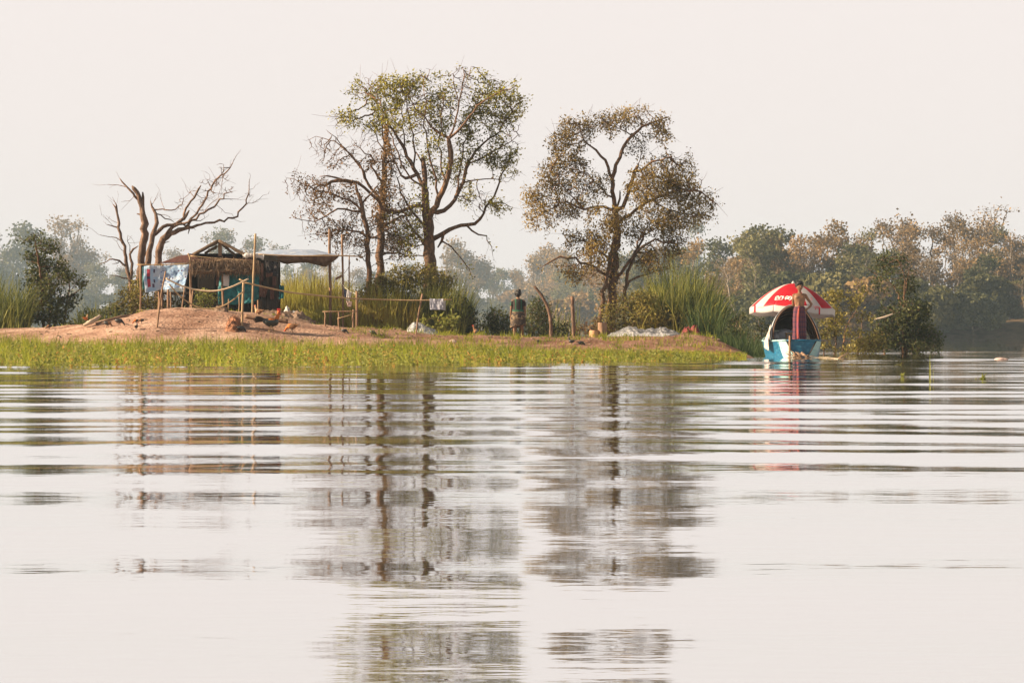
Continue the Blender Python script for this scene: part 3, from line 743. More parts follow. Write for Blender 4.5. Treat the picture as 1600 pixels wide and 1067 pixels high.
# ones that stand out
far_tree(KB[1], 110, 343, 800, 'round airy pale tree rising from the haze at far left, behind the leafy shrub', wmul=1.0)
far_tree(KG[1], 348, 349, 810, 'narrow hazy tree rising behind the hut gable')
far_tree(KG[1], 400, 363, 815, 'hazy tree rising behind the tall bamboo pole of the hut', wmul=1.1)
far_tree(KG[0], 28, 336, 800, 'dark hazy tree poking up at the far left edge')
far_tree(KG[1], 1086, 335, 700, 'tall narrow blue-grey tree seen behind the right edge of the olive-brown tree', wmul=.8)
far_tree(KB[3], 855, 384, 790, 'wispy pinkish tree in the haze behind the standing woman', wmul=1.2)
far_tree(KB[0], 728, 372, 780, 'rounded hazy tree right of the tallest tree')
# undergrowth at the feet of the left wood
for i in range(46):
    px = -240 + i * 30 + rr_.uniform(-10, 10); far_tree(rr_.choice(KS), px, rr_.uniform(455, 485), 748 + rr_.uniform(-2, 6), 'hazy bush along the foot of the far wood behind the island', 'hazy bushes along the far shore', 'forest_bush', 'bush', 1.5)
for i in range(30):   # wood along the slanting shore between the two banks
    x = 8 + i * .75; Y = float(shore(x)) + rr_.uniform(4, 22); px = 800 + x / Y * F
    far_tree(rr_.choice(KG + KB), px, skyline(px) + rr_.uniform(-2, 45), Y, 'hazy tree in the wood between the olive-brown tree and the right far bank', 'hazy trees receding along the slanting far shore')
    far_tree(rr_.choice(KS), px + 6, rr_.uniform(450, 485), float(shore(x + .3)) + rr_.uniform(-1, 3), 'hazy bush along the foot of the far wood behind the island', 'hazy bushes along the far shore', 'forest_bush', 'bush', 1.3)
# right bank
for rank, (dY, n, drop) in enumerate(((12, 15, 40), (26, 17, 14), (44, 18, 2), (66, 16, -2))):
    for i in range(n):
        px = 1120 + (i + rr_.uniform(.1, .9)) * 760 / n; x = PX(px, 270)
        Y = max(float(shore(x)), 245) + dY + rr_.uniform(-5, 5)
        br = rr_.random() < (.9 if px < 1470 else .75) - .06 * (rank == 0)
        k = rr_.choice(KB) if br else rr_.choice(KG)
        far_tree(k, px, skyline(px) + drop + rr_.uniform(-4, 30), Y, 'brown autumn tree in the wood on the right far bank' if br else 'green tree in the wood on the right far bank', GRB if br else GRG, wmul=rr_.uniform(.8, 1.15))
far_tree(KB[3], 1404, 313, 268, 'tallest spindly brown tree in the right far wood, its bare top above the skyline', wmul=1.1)
for i in range(9):
    far_tree(rr_.choice(KS + KG[2:]), 1535 + i * 14, rr_.uniform(395, 440), 288 + rr_.uniform(0, 14), 'low green tree filling the wood behind the sandy shore at the right edge', 'low trees behind the sandy shore', 'forest_tree', 'tree', 1.2)
far_tree(KB[0], 1318, 343, 274, 'round-topped brown tree in the right far wood, first rise right of the parasol', wmul=1.0)
far_tree(BARE, 1556, 316, 262, 'nearly leafless brown tree with bare twigs above the right far wood', wmul=1.1)
far_tree(KG[2], 1190, 350, 290, 'dark flat-topped tree at the left end of the right far wood')
far_tree(BARE, 1148, 400, 258, 'pale bare tree with white limbs between the reed clump and the parasol', wmul=1.0)
far_tree(BARE, 1445, 395, 254, 'slim pale bare tree in front of the right far wood')
for i in range(40):
    px = 1130 + i * 16 + rr_.uniform(-8, 8)
    if 1535 < px < 1640: continue
    x = PX(px, 252); Y = max(float(shore(x)), 245) + rr_.uniform(-1.5, 3)
    k = rr_.choice(KS[:1] + KS[2:]) if px > 1430 else rr_.choice(KS)
    far_tree(k, px, rr_.uniform(425, 490), Y, 'rounded bush at the water edge of the right far bank', 'bushes along the right far shore', 'bank_bush', 'bush', 1.15)
for i, (px, top) in enumerate(((1470, 452), (1510, 445), (1545, 430), (1590, 440))):
    far_tree(KS[i % 2 * 2], px, top, 253 + i, ['creeper-draped green mound of bush just right of the leafy island shrub', 'second creeper-draped green bush on the right far shore', 'tall dark creeper-draped bush on the right far shore', 'creeper-draped bush at the right edge of the photo'][i], None, 'creeper_bush', 'bush', 1.1)
# ---------------------------------------------------------------- helpers for the island
def onground(px, py, lo=56.5, hi=84):
    ys = np.arange(lo, hi, .1); xs = (px - 800) / F * ys; z = H + (HY - py) / F * ys; g = gz(xs, ys)
    k = np.nonzero(g >= z)[0]; Y = float(ys[k[0]]) if len(k) else 66.0
    x = PX(px, Y); return np.array([x, Y, gzs(x, Y)])
def at(px, Y, sink=0.0):
    x = PX(px, Y); return np.array([x, Y, gzs(x, Y) - sink])
def curve_pts(pts, n=24):
    pts = np.array(pts, float); L = np.concatenate([[0], np.cumsum(np.linalg.norm(np.diff(pts, axis=0), axis=1))]); t = np.linspace(0, L[-1], n)
    out = np.stack([np.interp(t, L, pts[:, i]) for i in range(pts.shape[1])], 1)
    for _ in range(3): out[1:-1] = (out[:-2] + 2 * out[1:-1] + out[2:]) / 4
    return out

# ---------------------------------------------------------------- grasses
def blades(base, h, lean, width, r, seg=4, droop=.75):
    """base (n,3), h (n,), lean (n,2) horizontal reach at the tip -> quads"""
    n = len(base); out = []; a = r.uniform(0, 6.28, n); side = np.stack([np.cos(a), np.sin(a) * .6, 0 * a], 1)
    def pt(t):
        q = base.copy(); q[:, 0] += lean[:, 0] * t ** 1.9; q[:, 1] += lean[:, 1] * t ** 1.9
        l = np.hypot(lean[:, 0], lean[:, 1]); q[:, 2] += h * t - droop * l * t ** 3; return q
    ts = np.linspace(0, 1, seg + 1)
    for i in range(seg):
        w0 = width * (1 - ts[i] ** 1.6) + .001; w1 = width * (1 - ts[i + 1] ** 1.6) + .001
        p0, p1 = pt(ts[i]), pt(ts[i + 1])
        out.append(np.stack([p0 - side * w0[:, None], p0 + side * w0[:, None], p1 + side * w1[:, None], p1 - side * w1[:, None]], 1))
    return np.concatenate(out, 0), n
def blade_mesh(name, Qs, n, seg, m, parent=None):
    """joined strips: the quads of one blade share their edges so that a blade is one island"""
    Q = Qs.reshape(seg, n, 4, 3); V = np.zeros((n, seg + 1, 2, 3))
    V[:, :seg, 0] = Q[:, :, 0].transpose(1, 0, 2); V[:, :seg, 1] = Q[:, :, 1].transpose(1, 0, 2)
    V[:, seg, 0] = Q[seg - 1, :, 3]; V[:, seg, 1] = Q[seg - 1, :, 2]
    me = bpy.data.meshes.new(name); nv = n * (seg + 1) * 2
    me.vertices.add(nv); me.vertices.foreach_set('co', V.reshape(-1).astype(np.float32))
    b0 = (np.arange(n) * (seg + 1) * 2)[:, None]; k = (np.arange(seg) * 2)[None]; a = b0 + k
    idx = np.stack([a, a + 1, a + 3, a + 2], -1).reshape(-1)
    me.loops.add(len(idx)); me.loops.foreach_set('vertex_index', idx.astype(np.int32))
    me.polygons.add(n * seg); me.polygons.foreach_set('loop_start', np.arange(0, n * seg * 4, 4, dtype=np.int32))
    me.materials.append(m); me.update(calc_edges=True)
    o = bpy.data.objects.new(name, me); COL.objects.link(o)
    if parent: attach(o, parent)
    return o
def reeds(name, label, cat, px0, px1, Y, dY, top0, top1, n, m, seed, width=.014, spread=.35, out=.5, kind=None, seg=5, base_z=None, group=None):
    """a stand of tall grass between photo columns px0 and px1, tips between rows top0 (tallest) and top1"""
    r = np.random.default_rng(seed); u = r.uniform(-1, 1, n); v = r.uniform(-1, 1, n)
    px = (px0 + px1) / 2 + u * (px1 - px0) / 2; y = Y + v * dY; x = (px - 800) / F * y
    z = gz(x, y) - .05 if base_z is None else np.full(n, base_z)
    top = r.uniform(0, 1, n) ** .7; env = 1 - .55 * np.abs(u) ** 2.2
    ht = (H + (HY - (top1 + (top0 - top1) * (1 - top) * 1.0)) / F * Y - z) * (.62 + .38 * env)
    hz = np.maximum(ht, .2)
    lean = np.stack([u * out * hz * .45 + r.normal(0, spread * .55, n) * hz, r.normal(0, spread * .3, n) * hz], 1)
    Q, nn = blades(np.stack([x, y, z], 1), hz * r.uniform(.55, 1.1, n), lean, width * r.uniform(.6, 1.5, n), r, seg=seg)
    o = blade_mesh(name, Q, nn, seg, m)
    return tag(o, label, cat, group, kind)
M_gy = leaf_mat('yellow_grass', [(.2, (.20, .15, .035)), (.5, (.34, .30, .06)), (.8, (.42, .42, .09))], trans=.5, clump=1.2)
M_gg = leaf_mat('green_reed', [(.2, (.04, .052, .015)), (.5, (.12, .145, .03)), (.8, (.32, .31, .075))], trans=.45, clump=.9)
M_gd = leaf_mat('dark_reed', [(.2, (.02, .04, .012)), (.5, (.05, .085, .025)), (.8, (.10, .14, .04))], trans=.4, clump=.9)
M_gf = leaf_mat('bank_grass', [(.15, (.11, .13, .015)), (.45, (.22, .26, .025)), (.75, (.36, .36, .045)), (.95, (.40, .25, .05))], trans=.5, clump=.55)
M_weed = leaf_mat('water_weed', [(.2, (.12, .14, .025)), (.6, (.24, .25, .05)), (.85, (.36, .20, .05))], trans=.45, clump=1.5)

def bank_grass():
    r = np.random.default_rng(51); n = 52000
    px = r.uniform(-420, 1165, n); t = r.uniform(0, 1, n) ** .75
    front = np.interp(px, [-420, 0, 600, 720, 900, 1000, 1165], [45, 45.5, 46.5, 49.5, 51, 52, 55])
    back = np.interp(px, [-420, 200, 600, 900, 1165], [57.4, 57.2, 57.0, 57.0, 56.8])
    front = front + 5.5 * (fbm(px * .02, px * 0 + .5, 41, 3) - .42); y = front + (back - front) * t; x = (px - 800) / F * y
    patch = fbm(x * .55, y * .35, 21, 3)
    keep = r.uniform(0, 1, n) < np.clip((t * 1.9 + .12) * (patch * 2.4 - .35), 0.03, 1); x, y, t, px, patch = x[keep], y[keep], t[keep], px[keep], patch[keep]; n = len(x)
    g = gz(x, y); z = np.maximum(g, -.25) - .02
    topz = np.interp(px, [-400, 0, 200, 420, 640, 760, 900, 1000, 1165], [.70, .70, .58, .56, .50, .46, .37, .32, .18])
    hh = (topz * r.uniform(.4, 1.2, n) ** 1.1 * (.55 + .45 * t) * (.75 + .5 * patch) - z); hh = np.maximum(hh, .12)
    lean = r.normal(0, .3, (n, 2)) * hh[:, None]
    Q, nn = blades(np.stack([x, y, z], 1), hh, lean, .0095 * r.uniform(.5, 1.7, n), r, seg=3, droop=.4)
    tag(blade_mesh('grass', Q, nn, 3, M_gf), kind='stuff')
    # leafy weeds standing in the shallows
    m = 900; px = r.uniform(-200, 1150, m); t = r.uniform(0, .75, m); fr = np.interp(px, [-420, 600, 720, 900, 1165], [42, 43.5, 47, 49, 54]); y = fr + (57 - fr) * t; x = (px - 800) / F * y
    hh = r.uniform(.12, .42, m) * np.interp(px, [0, 700, 1150], [1.15, .9, .55]); lv = []
    st = []
    for i in range(m):
        k = int(6 + hh[i] * 22); tt = np.linspace(.1, 1, k); bx = x[i] + r.normal(0, .05) * tt
        c = np.stack([bx, y[i] + 0 * tt, -.02 + hh[i] * tt], 1); lv.append(c)
    Q = leaf_cards(np.concatenate(lv), .075, .022, 2, r, aspect=.4)
    tag(quads('water_weeds', Q, M_weed), kind='stuff')
bank_grass()
reeds('reed_clump', 'tall green reeds at the left edge of the photo, beside the leafy shrub', 'reeds', -90, 46, 68.5, 2.0, 388, 455, 2200, M_gg, 61, out=.25)
reeds('reed_clump', 'low thin reeds between the leafy shrub and the dead sapling', 'reeds', 118, 200, 71, 1.5, 450, 488, 700, M_gg, 62, width=.010)
reeds('tall_grass', 'sunlit yellow tall grass under the silver awning', 'grass', 425, 552, 76.5, 1.5, 405, 450, 4200, M_gy, 63, out=.15, spread=.22)
reeds('tall_grass', 'orange-tinted dry grass behind the bamboo rack', 'grass', 470, 560, 74.2, .7, 450, 485, 1100, M_gy, 64)
reeds('tall_grass', 'sunlit yellow-green grass before the left end of the wide olive bush', 'grass', 545, 650, 70.6, .7, 418, 455, 1500, M_gy, 71, out=.3, spread=.4, width=.011)
reeds('tall_grass', 'green grass tips rising around the foot of the tallest tree', 'grass', 635, 725, 70.8, .6, 410, 440, 700, M_gg, 72, out=.4, spread=.5, width=.011)
reeds('reed_clump', 'upright green reeds right of the tallest tree, above the clothes pole', 'reeds', 655, 735, 73.2, 1.0, 398, 450, 900, M_gg, 65, out=.25, spread=.22)
reeds('reed_clump', 'three or four very tall thin reed stems just right of the tallest trunk', 'reeds', 696, 716, 72.4, .4, 372, 400, 26, M_gg, 66, out=.6, spread=.15, width=.016)
reeds('reed_clump', 'long arching reeds around the standing woman', 'reeds', 745, 905, 72.5, 1.2, 432, 490, 340, M_gg, 67, out=.35, spread=.55, width=.012)
reeds('reed_clump', 'big bushy clump of tall reeds right of the olive-brown tree', 'reeds', 1010, 1120, 71.5, 1.8, 378, 430, 2600, M_gg, 68, out=.45, spread=.42, width=.017)
reeds('dry_reeds', 'dry bent straw stems straggling out of the big reed clump', 'reeds', 1000, 1135, 70.6, 1.6, 395, 490, 260, M_gy, 73, out=.5, spread=.95, width=.010)
reeds('reed_clump', 'drooping outer reeds on the right side of the big reed clump', 'reeds', 1075, 1150, 70, 1.2, 430, 480, 1100, M_gd, 69, out=.5, spread=.4)
reeds('tall_grass', 'rough grass at the right tip of the island beside the blue boat', 'grass', 1120, 1205, 64.6, 1.6, 500, 535, 1900, M_gd, 70, out=.3, spread=.4, width=.010)

# ---------------------------------------------------------------- shrubs
M_shg = leaf_mat('shrub_leaf', [(.2, (.025, .035, .012)), (.5, (.065, .08, .025)), (.82, (.16, .17, .055))], trans=.4, clump=1.1)
M_shd = leaf_mat('dark_shrub_leaf', [(.2, (.018, .026, .010)), (.5, (.045, .058, .020)), (.82, (.12, .125, .04))], trans=.35, clump=1.2)
M_sho = leaf_mat('olive_shrub_leaf', [(.2, (.06, .055, .015)), (.5, (.16, .145, .035)), (.82, (.34, .28, .07))], trans=.4, clump=1.0)
M_shr = leaf_mat('reddish_shrub_leaf', [(.2, (.07, .035, .02)), (.5, (.14, .075, .04)), (.82, (.20, .16, .06))], trans=.35, clump=1.5)
M_vine = leaf_mat('lime_leaf', [(.2, (.12, .14, .03)), (.6, (.22, .24, .05)), (.85, (.32, .31, .08))], trans=.5, clump=2)
def shrub(name, label, stems, blobs, Y, m, seed, n_att=110, lsize=.085, k=4, step=.09, kill=.085, bark=M_bark, cat='shrub', depth=.8, spread=.06, base_z=None, tip=.004, gap=1.0):
    """stems: lists of photo pixels (px, py, r metres); blobs: (px, py, rx, ry) in photo pixels"""
    r = np.random.default_rng(seed); pos = []; par = []; rad = []
    for st in stems:
        q = np.array([[(p[0] - 800) / F * Y, 0, H + (HY - p[1]) / F * Y] for p in st]); q[:, 1] = Y + r.uniform(0, .5); st = [(a_, b__, c_ * .7) for a_, b__, c_ in st]
        g = gzs(q[0][0], Y) - .12 if base_z is None else base_z
        q = np.concatenate([[[q[0][0], q[0][1], min(g, q[0][2] - .05)]], q]); rr = np.array([st[0][2]] + [p[2] for p in st])
        L = np.concatenate([[0], np.cumsum(np.linalg.norm(np.diff(q, axis=0), axis=1))]); mm = max(3, int(L[-1] / .12)); t = np.linspace(0, L[-1], mm)
        c = np.stack([np.interp(t, L, q[:, i]) for i in range(3)], 1); c[1:] += r.normal(0, .012, (mm - 1, 3)); c[:, 1] += r.uniform(-.2, .4) * t
        rq = np.interp(t, L, rr); prev = -1
        for i in range(mm): pos.append(c[i]); par.append(prev); rad.append(rq[i]); prev = len(pos) - 1
    T = lambda a, b: (a, b)
    att = blob_points([(b[0], b[1], b[2], b[3], r.uniform(-.4, .4), (b[4] if len(b) > 4 else 1) * 6400 / 75) for b in blobs], T, Y, 1.0, n_att / 4, r, depth)
    att = att[att[:, 2] > (gz(att[:, 0], att[:, 1]) if base_z is None else 0.0)]
    p, pr = colonize(np.array(pos), pr_ := list(par), att, step, 1.0, kill, iters=90, maxn=26000)
    b, rd, tips = wood(p, pr, np.array(rad), tip=tip, sides=(6, 4, 3))
    root = thing(name, label, cat, p[0]); b.build('stem', bark, root)
    t = p[tips]
    if gap < 1: t = t[r.uniform(0, 1, len(t)) < gap]
    quads('foliage', leaf_cards(t, lsize, spread, k, r, droop=.3, aspect=.5), m, root)
    return root
Z1 = lambda x, y, r: (x / 4.104, 320 + y / 4.104, r)
shrub('leafy_shrub', 'tall leafy dark green shrub with reaching branches at far left, before the haze', [
    [Z1(270, 740, .06), Z1(270, 560, .05), Z1(265, 400, .04), Z1(245, 280, .03), Z1(230, 180, .012)],
    [Z1(340, 740, .05), Z1(360, 620, .04), Z1(410, 580, .03), Z1(425, 520, .025), Z1(385, 420, .012)],
    [Z1(400, 600, .03), Z1(470, 550, .02), Z1(540, 490, .008)], [Z1(300, 740, .05), Z1(320, 640, .03), Z1(300, 520, .02), Z1(180, 330, .008)]],
    [(a / 4.104, 320 + b / 4.104, c / 4.104, d / 4.104) for a, b, c, d in ((240, 170, 45, 30), (200, 215, 70, 40), (290, 270, 85, 50), (200, 330, 60, 40), (260, 390, 80, 70), (230, 480, 80, 70), (320, 520, 60, 60), (390, 395, 45, 50), (430, 460, 80, 45), (510, 495, 50, 35), (440, 600, 60, 40), (270, 590, 110, 80), (370, 660, 90, 70), (200, 680, 90, 60), (300, 720, 120, 40))],
    69, M_shg, 81, n_att=150, lsize=.10, k=3)
shrub('thorny_bush', 'olive and brown bush at the foot of the dead trees, below the banner', [[(225, 492, .02), (222, 455, .01)], [(205, 492, .02), (195, 460, .01)], [(255, 490, .02), (262, 465, .01)], [(285, 488, .02), (290, 470, .01)]],
    [(222, 450, 14, 16), (200, 462, 16, 16), (215, 478, 30, 14), (250, 474, 26, 14), (285, 474, 18, 12), (180, 480, 14, 10)], 71, M_sho, 82, n_att=130, lsize=.085)
shrub('green_plant', 'small bright green plant growing in front of the hut opening', [[(318, 480, .012), (318, 460, .006)], [(330, 480, .012), (328, 462, .006)]], [(318, 462, 14, 10), (328, 470, 14, 9), (312, 472, 10, 8)], 68.3, M_gg, 83, n_att=120, lsize=.08)
shrub('broad_bush', 'wide olive green bush below the tallest tree, behind the clothes pole', [[(580, 520, .03), (575, 480, .02), (570, 460, .01)], [(620, 520, .03), (625, 460, .02), (640, 430, .01)], [(670, 520, .03), (680, 470, .02), (690, 440, .01)], [(600, 520, .03), (610, 450, .015)]],
    [(575, 468, 22, 22), (600, 448, 24, 20), (630, 438, 26, 22), (660, 432, 24, 18), (690, 450, 24, 24), (610, 480, 34, 26), (650, 480, 34, 30), (680, 490, 30, 26), (580, 498, 26, 20), (640, 508, 50, 14)], 72, M_sho, 84, n_att=150, lsize=.09, k=4)
shrub('dark_bush', 'rounded dark green bush right of the hanging towel', [[(715, 526, .03), (715, 480, .015)], [(728, 526, .02), (735, 490, .01)]], [(715, 480, 20, 18), (728, 500, 18, 22), (705, 505, 24, 20), (738, 512, 10, 12)], 71, M_shd, 85, n_att=190, lsize=.085)
shrub('vine_plant', 'lime green large-leaved vine plant standing before the dark bush, below the towel', [[(690, 532, .012), (686, 505, .008), (680, 490, .004)], [(706, 532, .012), (704, 505, .008), (708, 482, .004)]], [(680, 490, 12, 10, .5), (700, 500, 16, 16, .5), (690, 512, 16, 10, .5), (660, 498, 8, 16, .3)], 67, M_vine, 86, n_att=70, lsize=.14, k=2)
shrub('waterside_shrub', 'low green shrub just left of the standing woman', [[(775, 530, .02), (772, 490, .01)]], [(775, 495, 18, 14), (785, 510, 20, 14), (765, 512, 14, 10)], 71.5, M_shg, 87, n_att=130)
shrub('waterside_shrub', 'dense cone-shaped green shrub between the woman and the curved post', [[(842, 530, .03), (842, 480, .015)], [(832, 530, .03), (830, 490, .015)]], [(843, 474, 13, 12), (840, 490, 20, 16), (842, 508, 24, 16), (852, 518, 20, 10)], 71, M_shg, 88, n_att=190, lsize=.075)
shrub('waterside_shrub', 'small dark shrub between the curved post and the straight post', [[(878, 530, .02), (880, 505, .01)]], [(874, 508, 12, 10), (882, 518, 14, 9)], 71, M_shd, 89, n_att=150)
shrub('reddish_shrub', 'reddish brown shrub left of the trunk of the olive-brown tree', [[(915, 528, .02), (915, 505, .01)], [(930, 528, .02), (934, 500, .01)]], [(910, 510, 10, 8), (922, 515, 14, 8), (933, 505, 8, 10)], 70, M_shr, 90, n_att=150)
shrub('olive_shrub', 'olive green shrub spilling below the white net, under the olive-brown tree', [[(960, 525, .03), (962, 490, .015)], [(985, 520, .03), (1000, 480, .015)], [(1030, 518, .03), (1030, 495, .015)]], [(960, 490, 18, 20), (985, 478, 22, 16), (1005, 468, 22, 12), (1000, 495, 30, 16), (1035, 500, 26, 14), (975, 508, 24, 12)], 70, M_sho, 91, n_att=140)
shrub('dark_bush', 'dark green bush between the reed clump and the blue boat', [[(1160, 550, .02), (1162, 500, .01)], [(1180, 550, .02), (1182, 510, .01)], [(1145, 545, .02), (1150, 510, .01)]], [(1160, 505, 22, 14), (1180, 515, 20, 16), (1150, 522, 20, 12), (1175, 538, 28, 12), (1196, 530, 10, 14)], 66.5, M_shd, 92, n_att=150, lsize=.08)
shrub('low_bush', 'low scrubby green growth on the bank behind the driftwood at left', [[(140, 505, .02), (140, 490, .01)], [(170, 503, .02), (172, 488, .01)]], [(140, 492, 20, 8), (170, 488, 18, 9), (155, 500, 26, 5), (100, 504, 20, 5)], 70.5, M_shg, 93, n_att=120)
ZR = lambda x, y, r=.02: (1240 + x / 3.811, 300 + y / 3.811, r)
shrub('spreading_bush', 'large dark leafy bush standing in the shallows at right, with one tall branch above it', [
    [ZR(680, 960, .07), ZR(680, 800, .06), ZR(665, 700, .05), ZR(650, 600, .04), ZR(590, 520, .025), ZR(520, 490, .018), ZR(450, 430, .006)],
    [ZR(650, 610, .03), ZR(650, 500, .02), ZR(600, 390, .008)], [ZR(655, 620, .03), ZR(670, 520, .02), ZR(690, 420, .006)],
    [ZR(740, 950, .05), ZR(760, 820, .03), ZR(800, 700, .01)], [ZR(720, 950, .05), ZR(690, 790, .04), ZR(620, 710, .03), ZR(550, 680, .015)], [ZR(560, 950, .04), ZR(545, 820, .02)]],
    [(1240 + a / 3.811, 300 + b / 3.811, c / 3.811, d / 3.811, e) for a, b, c, d, e in ((540, 420, 60, 50, .45), (640, 420, 50, 60, .45), (600, 500, 90, 50, .45), (540, 560, 70, 50, .4), (690, 560, 60, 80, .5), (540, 800, 90, 90, .9), (680, 740, 110, 90, .9), (780, 720, 60, 80, .8), (760, 860, 110, 80, 1.2), (580, 900, 130, 60, 1.2), (840, 900, 40, 50, .9), (660, 920, 120, 40, 1.2))],
    67.5, M_shd, 94, n_att=125, lsize=.09, k=4)
shrub('spreading_bush', 'sunlit olive bush between the blue boat and the dark leafy bush', [
    [ZR(300, 945, .04), ZR(330, 800, .03), ZR(420, 640, .01)], [ZR(400, 950, .04), ZR(430, 800, .02), ZR(440, 700, .01)], [ZR(250, 945, .03), ZR(275, 820, .02), ZR(230, 700, .01)], [ZR(200, 945, .03), ZR(205, 850, .01)]],
    [(1240 + a / 3.811, 300 + b / 3.811, c / 3.811, d / 3.811, e) for a, b, c, d, e in ((250, 640, 80, 50, .7), (400, 630, 50, 70, .6), (220, 760, 90, 80, 1.), (340, 740, 90, 80, 1.), (440, 780, 80, 80, 1.), (300, 890, 130, 70, 1.3), (200, 880, 60, 70, 1.2), (440, 910, 110, 50, 1.3))],
    66.2, M_sho, 95, n_att=140, lsize=.09, k=4)

# ---------------------------------------------------------------- hut
M_bam = mat('bamboo', (.40, .29, .17), (.26, .17, .09), scale=8, stretch=(1, 1, .6), rough=.6, bump=.2)
M_pole = mat('weathered_pole', (.30, .19, .12), (.15, .09, .055), scale=8, stretch=(1, 1, .4), bump=.4)
M_thatch = mat('thatch', (.26, .18, .11), (.09, .055, .035), scale=7, stretch=(1, 1, 6), bump=.9, c3=(.36, .27, .18))
M_rust = mat('rusty_sheet', (.11, .045, .035), (.055, .024, .02), scale=3, stretch=(6, 1, 1), bump=.3, rough=.7)
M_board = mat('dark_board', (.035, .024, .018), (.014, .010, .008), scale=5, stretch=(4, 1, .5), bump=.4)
M_teal = mat('teal_tarp', (.02, .27, .30), (.008, .12, .15), scale=3, rough=.5, bump=.5, sheer=.25, c3=(.04, .36, .38))
M_silver = mat('silver_tarp', (.40, .48, .60), (.22, .30, .45), scale=3, rough=.35, bump=.6, c3=(.65, .68, .72))
M_flap = mat('brown_flap', (.24, .18, .14), (.07, .05, .04), scale=2.6, stretch=(3, 1, 1), rough=.7, bump=.3, sheer=.15)
M_white = mat('white_cloth', (.72, .70, .68), (.52, .52, .54), scale=5, bump=.3, sheer=.25)
TH = lambda x, y: (200 + x / 6.154, 370 + y / 6.154)
hp = lambda x, y, Y: P(*TH(x, y), Y)
T4 = lambda x, y: (400 + x / 5.08, 370 + y / 5.08)
h4 = lambda x, y, Y: P(*T4(x, y), Y)
def down(p): return np.array([p[0], p[1], gzs(p[0], p[1]) - .15])
def surf(rows, nu=24, nv=8, amp=.0, s=0, fr=3.0):
    """rows of 3-D control points -> smooth grid (nv, nu, 3) rippled along y"""
    g = np.stack([curve_pts(r_, nu) if len(r_) > 2 else np.array([np.array(r_[0]) * (1 - t) + np.array(r_[1]) * t for t in np.linspace(0, 1, nu)]) for r_ in rows])
    t = np.linspace(0, 1, len(rows)); tv = np.linspace(0, 1, nv)
    G = np.stack([np.stack([np.interp(tv, t, g[:, i, k]) for i in range(nu)], 1) for k in range(3)], -1)
    if amp:
        u, v = np.meshgrid(np.linspace(0, 1, nu), tv); G[..., 1] += amp * (fbm(u * fr * 2, v * fr, s, 3) - .5) * 2; G[..., 2] += amp * .4 * (fbm(u * fr * 2, v * fr, s + 5, 3) - .5)
    return G
def solid(name, G, mats, parent=None, th=.006, mfun=None):
    b = MB(); b.grid(G, mfun=mfun); o = b.build(name, mats, parent)
    md = o.modifiers.new('thick', 'SOLIDIFY'); md.thickness = th; md.offset = 0
    return o
hut = thing('hut', 'ramshackle fishing hut with thatch eave, teal tarp wall and low open gable', 'hut', at(335, 71))
for (x, y0, Y, rad) in ((912, 235, 69.5, .035), (600, 250, 70.0, .035), (1255, 235, 70.0, .04), (330, 255, 70.6, .04), (860, 330, 71.5, .03), (1070, 540, 69.3, .025), (965, 600, 69.4, .02)):
    p = hp(x, y0, Y); MB().tube(np.linspace(down(p), p, 6) + rng.normal(0, .008, (6, 3)), rad, 7).build('post', M_pole, hut)
for a, c, Y in (((640, 168), (872, 42), 70.4), ((868, 42), (1165, 192), 70.4), ((895, 66), (1040, 185), 70.55), ((735, 165), (860, 85), 70.55)):
    MB().tube(np.linspace(hp(*a, Y), hp(*c, Y), 6) + rng.normal(0, .01, (6, 3)), .045, 7).build('rafter', M_thatch, hut)
MB().box(hp(885, 120, 70.45), (.11, .07, .42)).build('king_post', M_pole, hut, smooth=False)
for sgn, e, ez in ((-1, 625, 172), (1, 1180, 200)):
    G = surf([[hp(870, 36, 70.3), hp(870, 36, 73.6)], [hp(e, ez, 70.25), hp(e, ez, 73.6)]], 16, 8, .03, 3 + sgn)
    solid('roof', G, M_thatch, hut, .09)
G = surf([[hp(505, 182, 70.7), hp(640, 166, 70.8), hp(880, 168, 70.9), hp(1190, 196, 70.8)], [hp(310, 252, 70.0), hp(600, 248, 69.95), hp(900, 250, 69.9), hp(1215, 254, 69.9)]], 60, 6, .03, 8, 8)
solid('lower_roof', G, M_rust, hut, .02)
G = surf([[hp(590, 258, 69.75), hp(760, 240, 69.7), hp(940, 212, 69.7), hp(1080, 225, 69.7), hp(1265, 240, 69.75)], [hp(585, 300, 69.45), hp(940, 282, 69.35), hp(1265, 300, 69.45)], [hp(592, 330, 69.3), hp(760, 338, 69.2), hp(1000, 332, 69.2), hp(1265, 345, 69.3)]], 60, 10, .05, 12, 9)
th = solid('thatch_eave', G, M_thatch, hut, .07)
r_ = np.random.default_rng(77); nst = 2600; u = r_.uniform(0, 1, nst)
bx = hp(592, 325, 69.25); ex = hp(1265, 338, 69.25); base = bx + (ex - bx) * u[:, None] + r_.normal(0, .05, (nst, 3)); base[:, 2] += r_.uniform(.06, .34, nst); base[:, 1] += .02 - .0 * u
Q, nn = blades(base, -r_.uniform(.06, .21, nst), r_.normal(0, .06, (nst, 2)), np.full(nst, .008), r_, seg=2)
blade_mesh('thatch_fringe', Q, nn, 2, M_thatch, th)
for pts, Y, rad in (([(590, 262), (760, 245), (935, 222)], 69.25, .022), ([(588, 184), (800, 205), (1200, 236)], 69.6, .018), ([(578, 160), (598, 200), (596, 246)], 69.5, .03), ([(600, 352), (880, 352)], 69.4, .012), ([(1100, 352), (1190, 354)], 69.4, .014)):
    MB().tube(curve_pts([hp(*q, Y) for q in pts], 10), rad, 6).build('pole', M_bam, hut)
